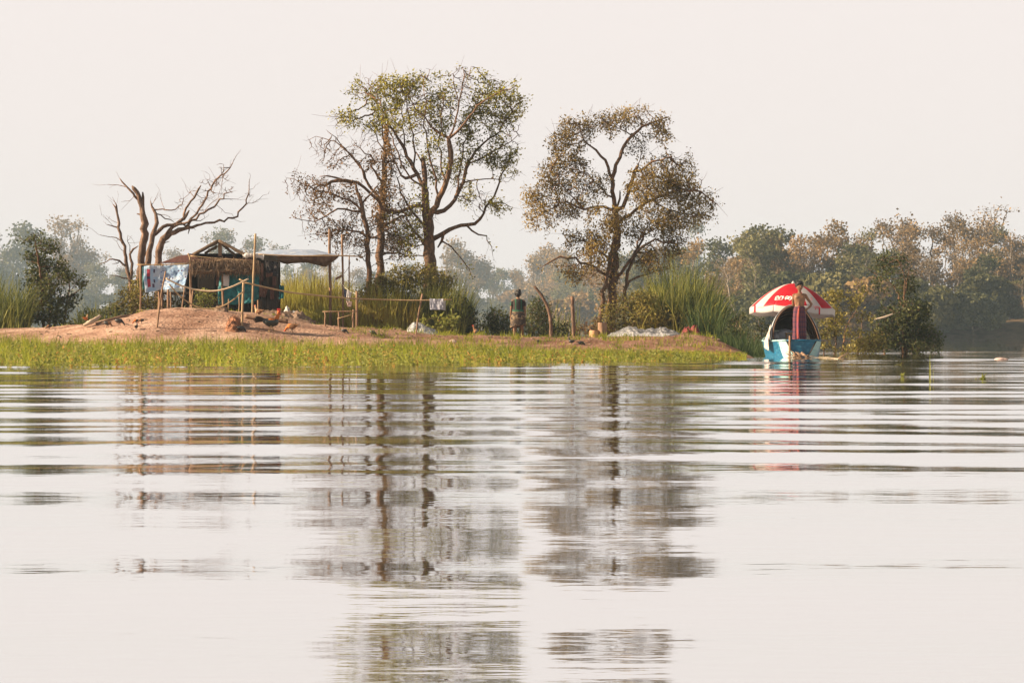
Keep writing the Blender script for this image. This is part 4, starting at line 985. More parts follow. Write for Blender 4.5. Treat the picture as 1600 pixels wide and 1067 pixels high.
MB().box((hp(1020, 470, 73.2) + down(hp(1020, 470, 73.2))) / 2 + np.array([0, 0, .6]), (hp(1450, 0, 73.2)[0] - hp(560, 0, 73.2)[0], .06, 2.1)).build('back_wall', M_board, hut, smooth=False)
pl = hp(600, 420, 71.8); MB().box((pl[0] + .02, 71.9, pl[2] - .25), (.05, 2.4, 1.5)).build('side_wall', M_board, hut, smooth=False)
# slatted right front wall of uneven boards
bw = MB()
for i in range(11):
    x0 = 1262 + i * 17; a = hp(x0, 235 + rng.uniform(-25, 70), 69.9 + rng.uniform(0, .06)); bt = down(a); bw.box((a + bt) / 2, (.05, .025, a[2] - bt[2]))
bw.build('board_wall', M_board, hut, smooth=False)
bw = MB()
for x0, y0, y1 in ((1290, 255, 430), (1352, 300, 380), (1405, 260, 470), (1270, 420, 520), (1385, 480, 600)):
    a, c = hp(x0, y0, 69.82), hp(x0 + rng.uniform(-6, 6), y1, 69.82); bw.box((a + c) / 2, (rng.uniform(.05, .13), .02, a[2] - c[2]))
bw.build('patch_boards', M_rust, hut, smooth=False)
# inside: shelf and floor
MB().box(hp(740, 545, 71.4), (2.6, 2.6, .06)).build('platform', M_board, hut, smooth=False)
G = surf([[hp(872, 345, 69.75), hp(1060, 352, 69.6), hp(1262, 346, 69.75)], [hp(866, 500, 69.65), hp(1060, 500, 69.72), hp(1262, 500, 69.6)], [hp(868, 648, 69.5), hp(1000, 655, 69.7), hp(1180, 640, 69.7), hp(1258, 600, 69.7)]], 50, 24, .07, 20, 6)
solid('tarp_wall', G, M_teal, hut, .008)
def hang(name, label, corners, Y, mats, amp=.03, seed=1, cat='cloth', th=.008, mfun=None, nu=18, nv=14, T=hp, group=None, drop=False):
    a, b_, c, d = [T(q[0], q[1], Y) for q in corners]
    o = solid(name, surf([[a, (a + b_) / 2 - np.array([0, 0, .015]), b_], [(a + d) / 2, (a + b_ + c + d) / 4, (b_ + c) / 2], [d, (c + d) / 2, c]], nu, nv, amp, seed, 4), mats, None, th, mfun)
    return tag(o, label, cat, group)
hang('hanging_cloth', 'white cloth hanging on the teal tarp wall of the hut', [(918, 360), (975, 362), (970, 480), (915, 470)], 69.35, M_white, seed=31)
M_brcl = mat('brown_cloth', (.16, .075, .05), (.06, .03, .025), scale=6, bump=.4)
M_dkcl = mat('dark_cloth', (.035, .03, .035), (.015, .014, .016), scale=6, bump=.5)
M_bucl = mat('blue_tarp', (.03, .13, .24), (.015, .05, .10), scale=5, rough=.5, bump=.6, c3=(.08, .25, .38))
hang('hanging_cloth', 'narrow brown cloth hanging beside the hut opening', [(850, 345), (880, 348), (872, 480), (848, 470)], 69.45, M_brcl, seed=32)
hang('hanging_clothes', 'dark clothes hanging in a bunch at the right corner of the hut', [(1320, 225), (1440, 240), (1450, 385), (1340, 370)], 69.5, M_dkcl, .09, 33, 'clothes')
hang('hanging_clothes', 'grey-brown garment hanging low on the hut board wall', [(1325, 345), (1395, 345), (1385, 380), (1325, 388)], 69.3, M_brcl, .04, 36, 'clothes')
hang('hanging_cloth', 'worn tan cloth hanging at the foot of the hut corner', [(1262, 480), (1350, 490), (1320, 580), (1262, 575)], 69.5, M_brcl, .06, 34)
hang('hanging_tarp', 'teal sheet end sticking out right of the hut', [(1455, 460), (1500, 470), (1498, 590), (1450, 600)], 70.2, M_teal, .06, 35, 'tarp')

# awning to the right of the hut
aw = thing('awning', 'sagging silver tarp awning with brown underside on bamboo poles right of the hut', 'awning', at(470, 70))
G = surf([[h4(10, 122, 72), h4(200, 100, 72.2), h4(450, 104, 72.2), h4(610, 134, 72)], [h4(0, 132, 70.5), h4(160, 118, 70.6), h4(400, 128, 70.6), h4(660, 146, 70.4)], [h4(-20, 140, 69.6), h4(160, 152, 69.6), h4(360, 150, 69.6), h4(550, 138, 69.6), h4(670, 150, 69.6)]], 50, 14, .05, 41, 7)
solid('tarp_top', G, M_silver, aw, .01)
G = surf([[h4(150, 152, 69.62), h4(360, 152, 69.62), h4(550, 142, 69.62), h4(665, 150, 69.62)], [h4(180, 185, 69.75), h4(250, 195, 69.8), h4(400, 180, 69.8), h4(560, 200, 69.8), h4(650, 165, 69.7)], [h4(190, 200, 70.3), h4(235, 216, 70.3), h4(400, 202, 70.4), h4(555, 240, 70.3), h4(640, 175, 70.2)]], 50, 14, .05, 43, 7)
solid('tarp_flap', G, M_flap, aw, .01)
b = MB(); rp = curve_pts([hp(1108, 190, 69.3), hp(1160, 178, 69.3), hp(1230, 180, 69.3), hp(1300, 200, 69.4)], 24)
b.tube(rp, .06 + .03 * rng.uniform(-1, 1, 24), 9, wob=.25); b.build('rolled_edge', M_white, aw)
for pts, Y, rad in (([(1225, -30), (1215, 200), (1203, 450), (1195, 700)], 69.1, .032),):
    q = [hp(*k, Y) for k in pts]; MB().tube(curve_pts(q + [down(q[-1])], 16), rad, 7, wob=.1).build('pole', M_bam, aw)
for pts, Y, rad in (([(584, -60), (583, 180), (590, 370)], 71, .045), ([(683, -20), (686, 180), (690, 360)], 70.2, .032), ([(740, 150), (738, 400)], 70.6, .02)):
    q = [h4(*k, Y) for k in pts]; MB().tube(curve_pts(q + [down(q[-1])], 16), rad, 7, wob=.1).build('pole', M_pole, aw)
MB().tube(curve_pts([h4(-10, 138, 69.55), h4(300, 154, 69.55), h4(680, 148, 69.55), h4(850, 158, 69.8)], 12), .022, 6).build('front_pole', M_bam, aw)
b = MB(); b.box(h4(660, 318, 70.1), (.22, .12, .05), rot=Matrix.Rotation(-.45, 3, 'Y')); b.box(h4(652, 330, 70.1), (.2, .1, .04), rot=Matrix.Rotation(-.45, 3, 'Y'))
tag(b.build('wooden_tray', M_pole, smooth=False), 'small wooden tray hanging on the right pole of the awning', 'tray')
tag(MB().tube(curve_pts([h4(700, 290, 70.1), h4(735, 250, 70.1), h4(750, 200, 70.1)], 8), .008, 5).build('cord', M_pole), 'thin cord looping from the right awning pole', 'cord')

# banner
PATR = np.random.default_rng(99); PN = PATR.uniform(0, 1, (14, 30))
def print_pattern(i, j, nu=56, nv=28):
    u = j / nu; v = i / nv
    if .055 < u < .13 and .14 < v < .80: return 4 if .40 < v < .52 else 3
    if .21 < u < .25 and (.12 < v < .26 or .5 < v < .66): return 4
    if .17 < u < .22 and .70 < v < .84: return 4
    if u > .36 and .08 < v < .94 and PN[int(v * 14), int(u * 30)] > .62 and (int(v * 28) % 4): return 4 if PN[int(v * 14), int(u * 30)] > .96 else 2
    q = float(fbm(np.array([u * 6.]), np.array([v * 4.]), 4, 3)[0])
    return 1 if q > .46 else 0
bn = thing('banner', 'pale blue printed sheet with a red patch hung on a pole beside the hut', 'banner', at(258, 67.6))
M_b = [mat('banner_white', (.48, .57, .68), (.38, .49, .64), sheer=.3, scale=4, bump=.3), mat('banner_pale_blue', (.36, .52, .70), (.28, .44, .64), sheer=.3), mat('banner_blue', (.14, .22, .42), (.22, .32, .52), sheer=.25), mat('banner_red', (.45, .06, .09), (.35, .04, .08), sheer=.3), mat('banner_dark', (.10, .07, .14), (.06, .05, .09), sheer=.2)]
a, b_, c, d = hp(155, 282, 67.6), hp(588, 266, 67.6), hp(548, 482, 67.3), hp(168, 538, 67.3)
G = surf([[a, hp(220, 275, 67.55), hp(360, 282, 67.65), b_], [hp(150, 400, 67.4), hp(340, 400, 67.6), hp(570, 380, 67.45)], [d, hp(300, 512, 67.5), hp(400, 505, 67.3), c]], 57, 29, .07, 47, 4)
solid('printed_sheet', G, M_b, bn, .006, print_pattern)
MB().tube(curve_pts([hp(85, 268, 67.65), hp(340, 270, 67.65), hp(600, 256, 67.65)], 10), .018, 6).build('pole', M_bam, bn)
for x, y0, y1 in ((605, 262, 0), (120, 268, 0)):
    p = hp(x, y0, 67.7); MB().tube(np.linspace(down(p), p, 6) + rng.normal(0, .01, (6, 3)), .025, 6).build('post', M_pole, bn)
hang('hanging_tarp', 'sliver of teal sheet behind the left edge of the banner', [(140, 285), (165, 285), (165, 500), (140, 510)], 68, M_teal, .04, 37, 'tarp')
# stakes under the banner
for i, (x0, y0, x1, lab) in enumerate(((300, 530, 285, 'short pale stake at the left below the banner'), (385, 505, 378, 'thick pale stake below the middle of the banner'), (410, 530, 415, 'thin stake close beside the thick stake below the banner'), (545, 475, 505, 'dark slanting stake below the right corner of the banner'), (625, 500, 600, 'stake leaning beside the hut opening'))):
    p = hp(x0, y0, 66.5 + i * .2); q = hp(x1, 700, 66.5 + i * .2); q[2] = gzs(q[0], q[1]) - .1
    tag(MB().tube(np.linspace(q, p, 5) + rng.normal(0, .008, (5, 3)), .03 if i in (0, 1) else .02, 6, wob=.1).build('stake', M_pole), lab, 'stake')

# drying frame: two forked posts, two bowed bamboo canes
df = thing('drying_frame', 'bamboo drying frame with two leaning posts and two sagging canes on the earth mound', 'drying frame', onground(311, 505))
g0 = onground(200 + 275 / 6.154, 370 + 880 / 6.154); Yl = g0[1]
MB().tube(curve_pts([g0 - [0, 0, .12], hp(298, 700, Yl), hp(325, 520, Yl), hp(362, 330, Yl)], 14), np.linspace(.026, .02, 14), 7, wob=.12).build('post', M_pole, df)
g1 = onground(200 + 1095 / 6.154, 370 + 885 / 6.154); Yr = g1[1]
MB().tube(curve_pts([g1 - [0, 0, .12], hp(1098, 760, Yr), hp(1105, 560, Yr), hp(1112, 420, Yr)], 12), .03, 7, wob=.12).build('post', M_bam, df)
Ym = (Yl + Yr) / 2 - .06
MB().tube(curve_pts([hp(366, 400, Yl - .05), hp(500, 468, Ym), hp(640, 508, Ym), hp(770, 524, Ym), hp(880, 518, Ym), hp(1000, 482, Ym), hp(1158, 404, Yr - .05)], 30), .022, 7).build('cane', mat('pale_cane', (.66, .52, .38), (.5, .38, .26), scale=10, rough=.5), df)
MB().tube(curve_pts([hp(395, 455, Yl - .05), hp(470, 545, Ym), hp(590, 642, Ym), hp(700, 690, Ym), hp(800, 694, Ym), hp(900, 676, Ym), hp(1000, 618, Ym), hp(1105, 530, Yr - .05)], 30), .017, 7).build('cane', M_bam, df)
MB().tube(curve_pts([hp(1068, 408, Yr - .05), hp(1135, 436, Yr - .05)], 4), .022, 6).build('crosspiece', M_bam, df)
cp = thing('clothes_pole', 'long bending bamboo clothes pole from the drying frame to a leaning stake by the bushes', 'clothes pole', onground(655, 522))
Yp = onground(652, 523)[1]
MB().tube(curve_pts([P(380, 441, Yr + .06), P(450, 457, Yr + .3), P(540, 466, (Yr + Yp) / 2), P(600, 468.5, Yp), P(655, 469.5, Yp), P(706, 468, Yp)], 34), np.linspace(.022, .016, 34), 7).build('cane', M_bam, cp)
MB().tube(curve_pts([onground(650, 523) - [0, 0, .1], P(653, 495, Yp + .04), P(660, 459, Yp + .04)], 10), .024, 7, wob=.1).build('post', M_pole, cp)
M_towel = mat('grey_towel', (.50, .52, .60), (.38, .40, .50), scale=3, stretch=(12, 1, .2), bump=.4, sheer=.2)
px_ = lambda x, y, Y: P(x, y, Y)
hang('towel', 'pale grey towel folded over the long clothes pole', [(671.5, 466.5), (693, 466.8), (692.5, 484), (672, 484)], Yp - .03, M_towel, .03, 51, 'towel', T=px_, nu=24)
hang('hanging_cloth', 'white rag bunched behind the pale grey towel', [(690, 470), (696, 470), (696, 485), (691, 484)], Yp + .03, M_white, .03, 52, T=px_)
# second line with small garments
ln = thing('washing_line', 'short washing line from the awning pole to a low dark post, above the bamboo rack', 'washing line', onground(557, 512))
MB().tube(curve_pts([P(531, 441, 70.0), P(545, 455, 69.6), P(560, 460.5, 69.2)], 10), .007, 5).build('line', M_white, ln)
q = P(557.5, 455, 69.2); MB().tube(np.linspace(down(q), q, 6), .035, 6, wob=.1).build('post', M_pole, ln)
M_navy = mat('navy_cloth', (.04, .05, .10), (.02, .025, .05), scale=5, bump=.3)
M_pink = mat('pinkish_cloth', (.66, .50, .45), (.50, .38, .36), scale=3, bump=.3, sheer=.25)
hang('garment', 'dark navy garment on the short washing line', [(536.5, 449), (542, 453), (542, 466), (538, 464)], 69.55, M_navy, .03, 53, 'garment', T=px_)
hang('garment', 'white and pink garment on the short washing line', [(542.5, 453), (550, 457.5), (546, 471), (541, 468)], 69.5, M_white, .03, 54, 'garment', T=px_)
hang('garment', 'faded pink rag hung below the white garment', [(541, 470), (550, 471), (549, 479), (543, 479)], 69.4, M_pink, .03, 55, 'garment', T=px_)
# bamboo rack
rk = thing('bamboo_rack', 'low rough bamboo rack standing before the dry orange grass', 'rack', onground(530, 511))
Yk = onground(530, 512)[1]
for x, y in ((508, 488), (529, 486), (552, 483)):
    q = P(x, y, Yk); MB().tube(np.linspace(down(q), q, 6) + rng.normal(0, .006, (6, 3)), .028 if x > 540 else .02, 6, wob=.1).build('leg', M_pole, rk)
b = MB()
for dy in (0, .12, .24): b.tube(np.linspace(P(504, 487, Yk + dy), P(557, 486.5, Yk + dy), 6), .018, 6)
b.build('rail', M_pole, rk)
MB().tube(np.linspace(P(527, 498, Yk - .04), P(552, 491, Yk - .04), 4), .012, 6).build('brace', M_bam, rk)
b = MB(); t = np.linspace(0, 2 * math.pi, 22); c0 = onground(543, 511)
for k in range(4): b.tube(np.stack([c0[0] + (.10 + .02 * k) * np.cos(t) + .03 * k - .05, c0[1] + .1 * np.sin(t + k) * .4, c0[2] + .11 + .10 * np.sin(t)], 1), .006, 5, cap=False)
tag(b.build('wire_coil', M_bam), 'loose pale coil of cane or wire under the bamboo rack', 'coil')

# litter on the bare earth
rl = np.random.default_rng(404); b = MB()
for i in range(420):
    px = rl.uniform(-60, 1130); y = rl.uniform(57.6, 66); x = PX(px, y); z = gzs(x, y)
    if z < .12: continue
    a = rl.uniform(0, 6.28); l = rl.uniform(.03, .16); d = np.array([math.cos(a), math.sin(a), 0]) * l
    if rl.uniform() < .5: b.tube([np.array([x, y, z + .012]) - d, np.array([x, y, z + .025]), np.array([x, y, z + .015]) + d], [.008, .011, .005], 4)
    else: b.ball((x, y, z + .01), (l * .35, l * .3, l * .18), seg=6, rings=4)
tag(b.build('ground_litter', mat('litter', (.12, .08, .055), (.30, .22, .16), scale=3), smooth=False), kind='stuff')

# scattered tufts on the bank
rt = np.random.default_rng(405); B = []; Hh = []; 
for i in range(340):
    px = rt.uniform(-60, 560) if i < 90 else rt.uniform(540, 1140); y = rt.uniform(57, 64.5) if px > 520 else rt.choice([rt.uniform(57, 58.5), rt.uniform(63, 65)]); x = PX(px, y)
    k = rt.integers(8, 26); q = np.stack([x + rt.normal(0, .10, k), y + rt.normal(0, .10, k)], 1); z = gz(q[:, 0], q[:, 1]) - .02; hh = rt.uniform(.06, .22 if px < 560 else .32) * rt.uniform(.5, 1.2, k)
    B.append(np.column_stack([q, z])); Hh.append(hh)
B = np.concatenate(B); Hh = np.concatenate(Hh); Q, nn = blades(B, Hh, rt.normal(0, .5, (len(B), 2)) * Hh[:, None], np.full(len(B), .008), rt, seg=3)
tag(blade_mesh('grass_tufts', Q, nn, 3, M_gf), kind='stuff')
# ---------------------------------------------------------------- bodies: one continuous remeshed surface
def fused(b, voxel, smooth=3, factor=.5):
    V = np.concatenate(b.v); me = bpy.data.meshes.new('tmp'); me.from_pydata(V.tolist(), [], b.f)
    o = bpy.data.objects.new('tmp', me); COL.objects.link(o)
    md = o.modifiers.new('r', 'REMESH'); md.mode = 'VOXEL'; md.voxel_size = voxel; md.use_smooth_shade = True
    sm = o.modifiers.new('s', 'SMOOTH'); sm.iterations = smooth; sm.factor = factor
    bpy.context.view_layer.update()
    dg = bpy.context.evaluated_depsgraph_get(); m2 = bpy.data.meshes.new_from_object(o.evaluated_get(dg))
    bpy.data.objects.remove(o); return m2
def body_obj(name, me, mats, zone, parent):
    me.materials.clear()
    for m in mats: me.materials.append(m)
    n = len(me.polygons); c = np.zeros(n * 3); me.polygons.foreach_get('center', c); c = c.reshape(-1, 3)
    me.polygons.foreach_set('material_index', np.array(zone(c), np.int32)); me.polygons.foreach_set('use_smooth', np.ones(n, bool))
    o = bpy.data.objects.new(name, me); COL.objects.link(o); o.parent = parent; return o
def child(o, parent): o.parent = parent; return o
def limb(b, pts, rad, n=10):
    p = curve_pts(pts, 14) if len(pts) > 2 else np.linspace(pts[0], pts[1], 8)
    L = np.linspace(0, 1, len(rad)); r = np.interp(np.linspace(0, 1, len(p)), L, rad); b.tube(p, r, n)
    b.ball(p[0], r[0] * 1.0, seg=10, rings=6); b.ball(p[-1], r[-1], seg=10, rings=6)
def hand(b, wrist, direc, palmn, side, size=.15, curl=.5):
    """palm and five fingers; side points to the thumb"""
    d = np.array(direc, float); d /= np.linalg.norm(d); nrm = np.array(palmn, float); nrm -= d * nrm.dot(d); nrm /= np.linalg.norm(nrm)
    t = np.cross(d, nrm) * side; w = np.array(wrist, float); s = size
    b.ball(w + d * s * .25, (1, 1, 1) * np.array([s * .18] * 3), seg=8, rings=6); b.tube([w, w + d * s * .28, w + d * s * .5], [s * .16, s * .21, s * .20], 8, flat=.8)
    for k, (off, ln) in enumerate(((.20, .42), (.07, .48), (-.06, .45), (-.18, .36))):
        p0 = w + d * s * .46 + t * s * off; p1 = p0 + d * s * ln * .5 + nrm * s * curl * .06; p2 = p1 + d * s * ln * .5 * (1 - curl * .4) + nrm * s * curl * .22
        b.tube([p0, p1, p2], [s * .062, s * .058, s * .048], 6)
    p0 = w + d * s * .15 + t * s * .17; b.tube([p0, p0 + d * s * .2 + t * s * .14, p0 + d * s * .36 + t * s * .15 + nrm * s * .05], [s * .075, s * .066, s * .052], 6)

M_skin = mat('skin', (.21, .11, .06), (.16, .08, .044), scale=12, rough=.55, spec=.35)
M_hair = mat('black_hair', (.012, .010, .010), (.006, .005, .005), scale=30, rough=.45, stretch=(1, 1, .3), bump=.4)
M_eye = mat('eye_dark', (.02, .012, .01), rough=.3); M_lip = mat('lip', (.20, .085, .06))
# ---- plaid for the sarong, woven into the cloth
def plaid(name):
    m, nt, out = new_mat(name); b = N(nt, 'ShaderNodeBsdfPrincipled'); b.inputs['Roughness'].default_value = .9
    tc = N(nt, 'ShaderNodeTexCoord'); sp = N(nt, 'ShaderNodeSeparateXYZ'); nt.links.new(tc.outputs['Object'], sp.inputs[0])
    at_ = N(nt, 'ShaderNodeMath', operation='ARCTAN2'); nt.links.new(sp.outputs[0], at_.inputs[0]); nt.links.new(sp.outputs[1], at_.inputs[1])
    def bands(src, freq, stops):
        mu = N(nt, 'ShaderNodeMath', operation='MULTIPLY'); mu.inputs[1].default_value = freq; nt.links.new(src, mu.inputs[0])
        fr = N(nt, 'ShaderNodeMath', operation='FRACT'); nt.links.new(mu.outputs[0], fr.inputs[0]); c = ramp(nt, fr.outputs[0], stops)
        c.node.color_ramp.interpolation = 'CONSTANT'; return c
    st = [(0, (.018, .014, .05)), (.34, (.12, .02, .022)), (.58, (.03, .018, .06)), (.74, (.20, .055, .03)), (.82, (.09, .018, .03))]
    c1 = bands(sp.outputs[2], 8, st); c2 = bands(at_.outputs[0], 2.2, [(p_, tuple(c)) for p_, c in st])
    mx_ = N(nt, 'ShaderNodeMix', data_type='RGBA'); mx_.inputs[0].default_value = .5; nt.links.new(c1, mx_.inputs[6]); nt.links.new(c2, mx_.inputs[7])
    nt.links.new(mx_.outputs[2], b.inputs['Base Color']); nt.links.new(b.outputs[0], out.inputs[0]); return m

# ---------------------------------------------------------------- blue boat
BY = 57.2; BX = PX(1252, BY); yaw = R(-.4)
boat = thing('boat', 'blue wooden boat moored bow on with an arched dark canopy, beside the leafy bush', 'boat', (BX, BY, 0)); boat.rotation_euler.z = yaw
M_hull = mat('blue_paint', (.010, .135, .25), (.006, .075, .15), scale=4, stretch=(1, 1, 3), rough=.45, bump=.3, c3=(.04, .20, .30))
M_hullp = mat('worn_sunlit_blue_paint', (.20, .36, .39), (.30, .46, .47), scale=6, stretch=(1, 1, 2), rough=.6, bump=.3, c3=(.07, .22, .28))  # worn paint, with sunlight on bow facets and left gunwale painted in as paleness
M_tar = mat('tarred_wood', (.05, .04, .035), (.025, .02, .018), scale=8, bump=.3)
M_rib = mat('woven_cane', (.040, .024, .017), (.018, .011, .009), scale=14, bump=.5)
M_outer = mat('canvas_cover', (.46, .50, .54), (.30, .34, .40), scale=4, bump=.4, c3=(.6, .6, .58))
# stations along the boat: y, half width of rim, rim z, chine half width, bottom z
ST = [(0.0, .37, .44, .10, -.04), (.10, .45, .437, .22, -.08), (.32, .54, .43, .36, -.14), (.9, .61, .42, .50, -.18), (2.2, .64, .40, .54, -.2), (3.6, .60, .41, .48, -.18), (4.8, .42, .47, .30, -.10), (5.4, .20, .54, .12, 0)]
def hull_ring(s, inset=0, lift=0):
    y, wd, tz, cw, bz = s; wd -= inset; cw = max(cw - inset, .02)
    return [(-wd, y, tz), (-(wd * .55 + cw * .45), y, tz * .45 + bz * .35 + lift * .5), (-cw, y, bz * .75 + lift), (-cw * .5, y, bz + lift), (cw * .5, y, bz + lift), (cw, y, bz * .75 + lift), ((wd * .55 + cw * .45), y, tz * .45 + bz * .35 + lift * .5), (wd, y, tz)]
b = MB(); rings = [hull_ring(s) for s in ST]; V = np.array(rings).reshape(-1, 3); fs = []; ms = []
for i in range(len(ST) - 1):
    for j in range(7):
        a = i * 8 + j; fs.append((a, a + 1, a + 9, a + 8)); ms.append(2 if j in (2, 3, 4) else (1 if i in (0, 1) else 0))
inn = np.array([hull_ring(s, .035, .04) for s in ST]); inn[0, :, 1] += .05; inn[-1, :, 1] -= .05; off = len(V); V = np.concatenate([V, inn.reshape(-1, 3)])
for i in range(len(ST) - 1):
    for j in range(7): a = off + i * 8 + j; fs.append((a, a + 8, a + 9, a + 1)); ms.append(2)
for i in range(len(ST) - 1):
    for j in (0, 7): a = i * 8 + j; fs.append((a, a + off, a + off + 8, a + 8)); ms.append(0)
fs.append((0, off, off + 7, 7)); ms.append(0); k = (len(ST) - 1) * 8; fs.append((k, k + 7, off + k + 7, off + k)); ms.append(0)
fs += [(0, 7, 6, 1), (1, 6, 5, 2), (2, 5, 4, 3), (k, k + 1, k + 6, k + 7), (k + 1, k + 2, k + 5, k + 6), (k + 2, k + 3, k + 4, k + 5)]; ms += [0, 0, 2, 0, 0, 2]
fs += [tuple(off + q for q in (0, 1, 6, 7)), tuple(off + q for q in (1, 2, 5, 6)), tuple(off + q for q in (2, 3, 4, 5))]; ms += [2, 2, 2]
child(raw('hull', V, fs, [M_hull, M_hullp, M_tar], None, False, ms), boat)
for sg in (-1, 1):
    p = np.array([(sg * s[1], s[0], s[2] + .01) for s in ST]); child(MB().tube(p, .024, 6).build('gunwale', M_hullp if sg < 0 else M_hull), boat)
child(MB().tube(np.array([(-.37, -.01, .445), (0, -.03, .45), (.37, -.01, .445)]), .026, 6).build('bow_rail', M_hull), boat)
b = MB()
for i in range(7): y0 = .12 + i * .13; hwid = np.interp(y0, [0, .32, .9], [.27, .48, .55]); b.box((0, y0, .37 + .004 * (i % 2)), (hwid * 2, .12, .025))
child(b.build('deck', M_tar, smooth=False), boat)
for sg in (-1, 1):   # corner strakes of the blunt bow
    child(MB().tube(np.array([(sg * .375, -.012, .435), (sg * .24, -.016, .18), (sg * .11, -.012, -.03)]), .016, 6).build('strake', M_tar), boat)
# canopy
arch = [(-.58, .40), (-.62, .60), (-.57, .86), (-.46, 1.10), (-.28, 1.28), (-.08, 1.345), (.11, 1.30), (.29, 1.13), (.43, .90), (.53, .66), (.60, .40)]
ar = curve_pts(arch, 30)
def arch_at(y, sc, out=0): return np.stack([ar[:, 0] * (sc * .35 + .65) + 0, np.full(30, y), .40 + (ar[:, 1] - .40) * sc], 1) * 1.0 + (np.stack([ar[:, 0] * 0 + np.sign(ar[:, 0]) * 0, ar[:, 0] * 0, ar[:, 0] * 0], 1))
ysz = [(1.0, 1.0), (1.3, .95), (1.6, .88), (1.9, .79), (2.15, .70)]
G = np.stack([arch_at(y, s) for y, s in ysz]); cv = child(solid('canopy', G, M_rib, None, .02), boat)
G2 = np.stack([arch_at(y, s) * np.array([1.045, 1, 1]) + np.array([0, 0, .028]) for y, s in ysz]); G2[:, :, 2] += .02 * (fbm(np.arange(30)[None] * .4, np.arange(5)[:, None] * .9, 3, 2) - .5)
child(solid('canopy_cover', G2, M_outer, None, .012), boat)
M_hoop = mat('hoop_cane', (.16, .09, .06), (.08, .045, .03), scale=10)
bk = arch_at(2.13, .705) * np.array([.97, 1, 1]); Gb = np.stack([bk * np.array([1, 1, 0]) + np.array([0, 0, 1]) * (bk[:, 2:3] * (1 - t) + np.minimum(bk[:, 2:3], .70) * t) for t in np.linspace(0, 1, 5)])
child(solid('back_panel', Gb, M_rib, None, .015), boat)
for y, s in ((1.0, 1.0), (1.28, .955), (1.56, .885), (1.84, .80), (2.12, .71)):
    q = arch_at(y, s) * np.array([.975, 1, 1]); q[:, 2] -= .012; child(MB().tube(q, .017, 6).build('hoop', M_hoop), boat)
def inboat(v): v = Matrix.Rotation(yaw, 3, 'Z') @ Vector(v); return np.array([v.x + BX, v.y + BY, v.z])
def tob(o): o.location = (BX, BY, 0); o.rotation_euler.z = yaw; return o
# load inside
b = MB(); b.ball((-.20, 1.75, .56), (.26, .2, .17)); b.ball((-.42, 1.8, .52), (.16, .2, .14)); b.ball((.0, 1.8, .52), (.16, .2, .14))
tag(tob(b.build('bundle', mat('pale_blue_bundle', (.42, .50, .62), (.60, .62, .66), scale=7, bump=.6))), 'pale blue and white bundle stowed under the boat canopy', 'bundle')
b = MB(); b.box((-.08, 1.5, .62), (.30, .2, .03))
for sx in (-.2, .04):
    b.tube([(sx, 1.45, .38), (sx, 1.45, .62)], .018, 6); b.tube([(sx, 1.55, .38), (sx, 1.55, .62)], .018, 6)
tag(tob(b.build('stool', M_bam, smooth=False)), 'small wooden stool inside the boat canopy', 'stool')
b = MB(); rs = np.random.default_rng(8)
for i in range(26):
    p = np.array([rs.uniform(-.35, .45), rs.uniform(.15, .8), .405 + rs.uniform(0, .04)]); a = rs.uniform(-.9, .9); l = rs.uniform(.12, .3)
    b.tube([p - np.array([math.cos(a), math.sin(a), rs.uniform(-.08, .08)]) * l, p + np.array([0, 0, .02]), p + np.array([math.cos(a), math.sin(a), .06]) * l], .012, 5)
tag(tob(b.build('rope_heap', mat('grey_rope', (.24, .20, .16), (.12, .10, .08), scale=20))), 'heap of grey rope and sticks on the bow deck at the boy\'s feet', 'rope')
# cloth over the left side
M_flor = mat('floral_cloth', (.56, .53, .50), (.42, .24, .22), scale=9, contrast=(.52, .62), bump=.3, sheer=.2)
G = surf([[(-.648, 1.02, .84), (-.60, 1.7, .72)], [(-.685, 1.0, .66), (-.66, 1.75, .58)], [(-.72, .95, .44), (-.72, 1.8, .42)], [(-.71, .94, .18), (-.73, 1.85, .26)]], 18, 16, .05, 63, 4)
G[..., 0] += .05 * (fbm(G[..., 1] * 6, G[..., 2] * 4, 9, 3) - .5)
tag(tob(solid('floral_cloth', G, M_flor, None, .008)), 'white floral cloth draped down the left side of the boat canopy', 'cloth')
tag(tob(MB().tube([(-.30, -.10, -.25), (-.295, -.07, .3), (-.29, -.05, .56)], [.028, .028, .024], 7).build('mooring_stake', M_pole)), 'short wooden stake standing at the left of the blue bow', 'stake')
b = MB(); rs = np.random.default_rng(18)
for i in range(46):
    p = np.array([rs.normal(-.16, .13), -.18 + rs.normal(0, .05), rs.uniform(-.03, .10)]); a = rs.uniform(-.5, 3.6); l = rs.uniform(.06, .2)
    b.tube([p, p + np.array([math.cos(a) * .5, rs.normal(0, .2), math.sin(a) * .5]) * l, p + np.array([math.cos(a), rs.normal(0, .2), math.sin(a) * .8]) * l], [.012, .010, .005], 5)
b.tube([(-.02, -.12, .14), (.10, -.17, .05), (.19, -.2, -.04)], .032, 6)
tag(tob(b.build('root_tangle', mat('pale_root', (.40, .27, .18), (.22, .14, .09), scale=12, bump=.3))), 'tangle of pale roots floating against the blue bow', 'roots')
q = [P(1256, 556, 57), P(1264, 559, 57), P(1275, 557.5, 57), P(1290, 559.5, 56.8), P(1310, 562.5, 55.5)]
q = [np.array([a[0], a[1], .012 + .02 * (i % 2)]) for i, a in enumerate(q)]
tag(MB().tube(curve_pts(q, 24), .009, 5).build('mooring_rope', mat('pale_rope', (.34, .28, .21), scale=20)), 'pale rope trailing on the water right of the boat', 'rope')
tag(MB().tube([P(1308, 562, 56.8), P(1316, 557, 57.0), P(1325, 551, 57.2)], [.03, .026, .018], 6).build('floating_stick', M_bam), 'pale stick poking slanting out of the water right of the boat', 'stick')

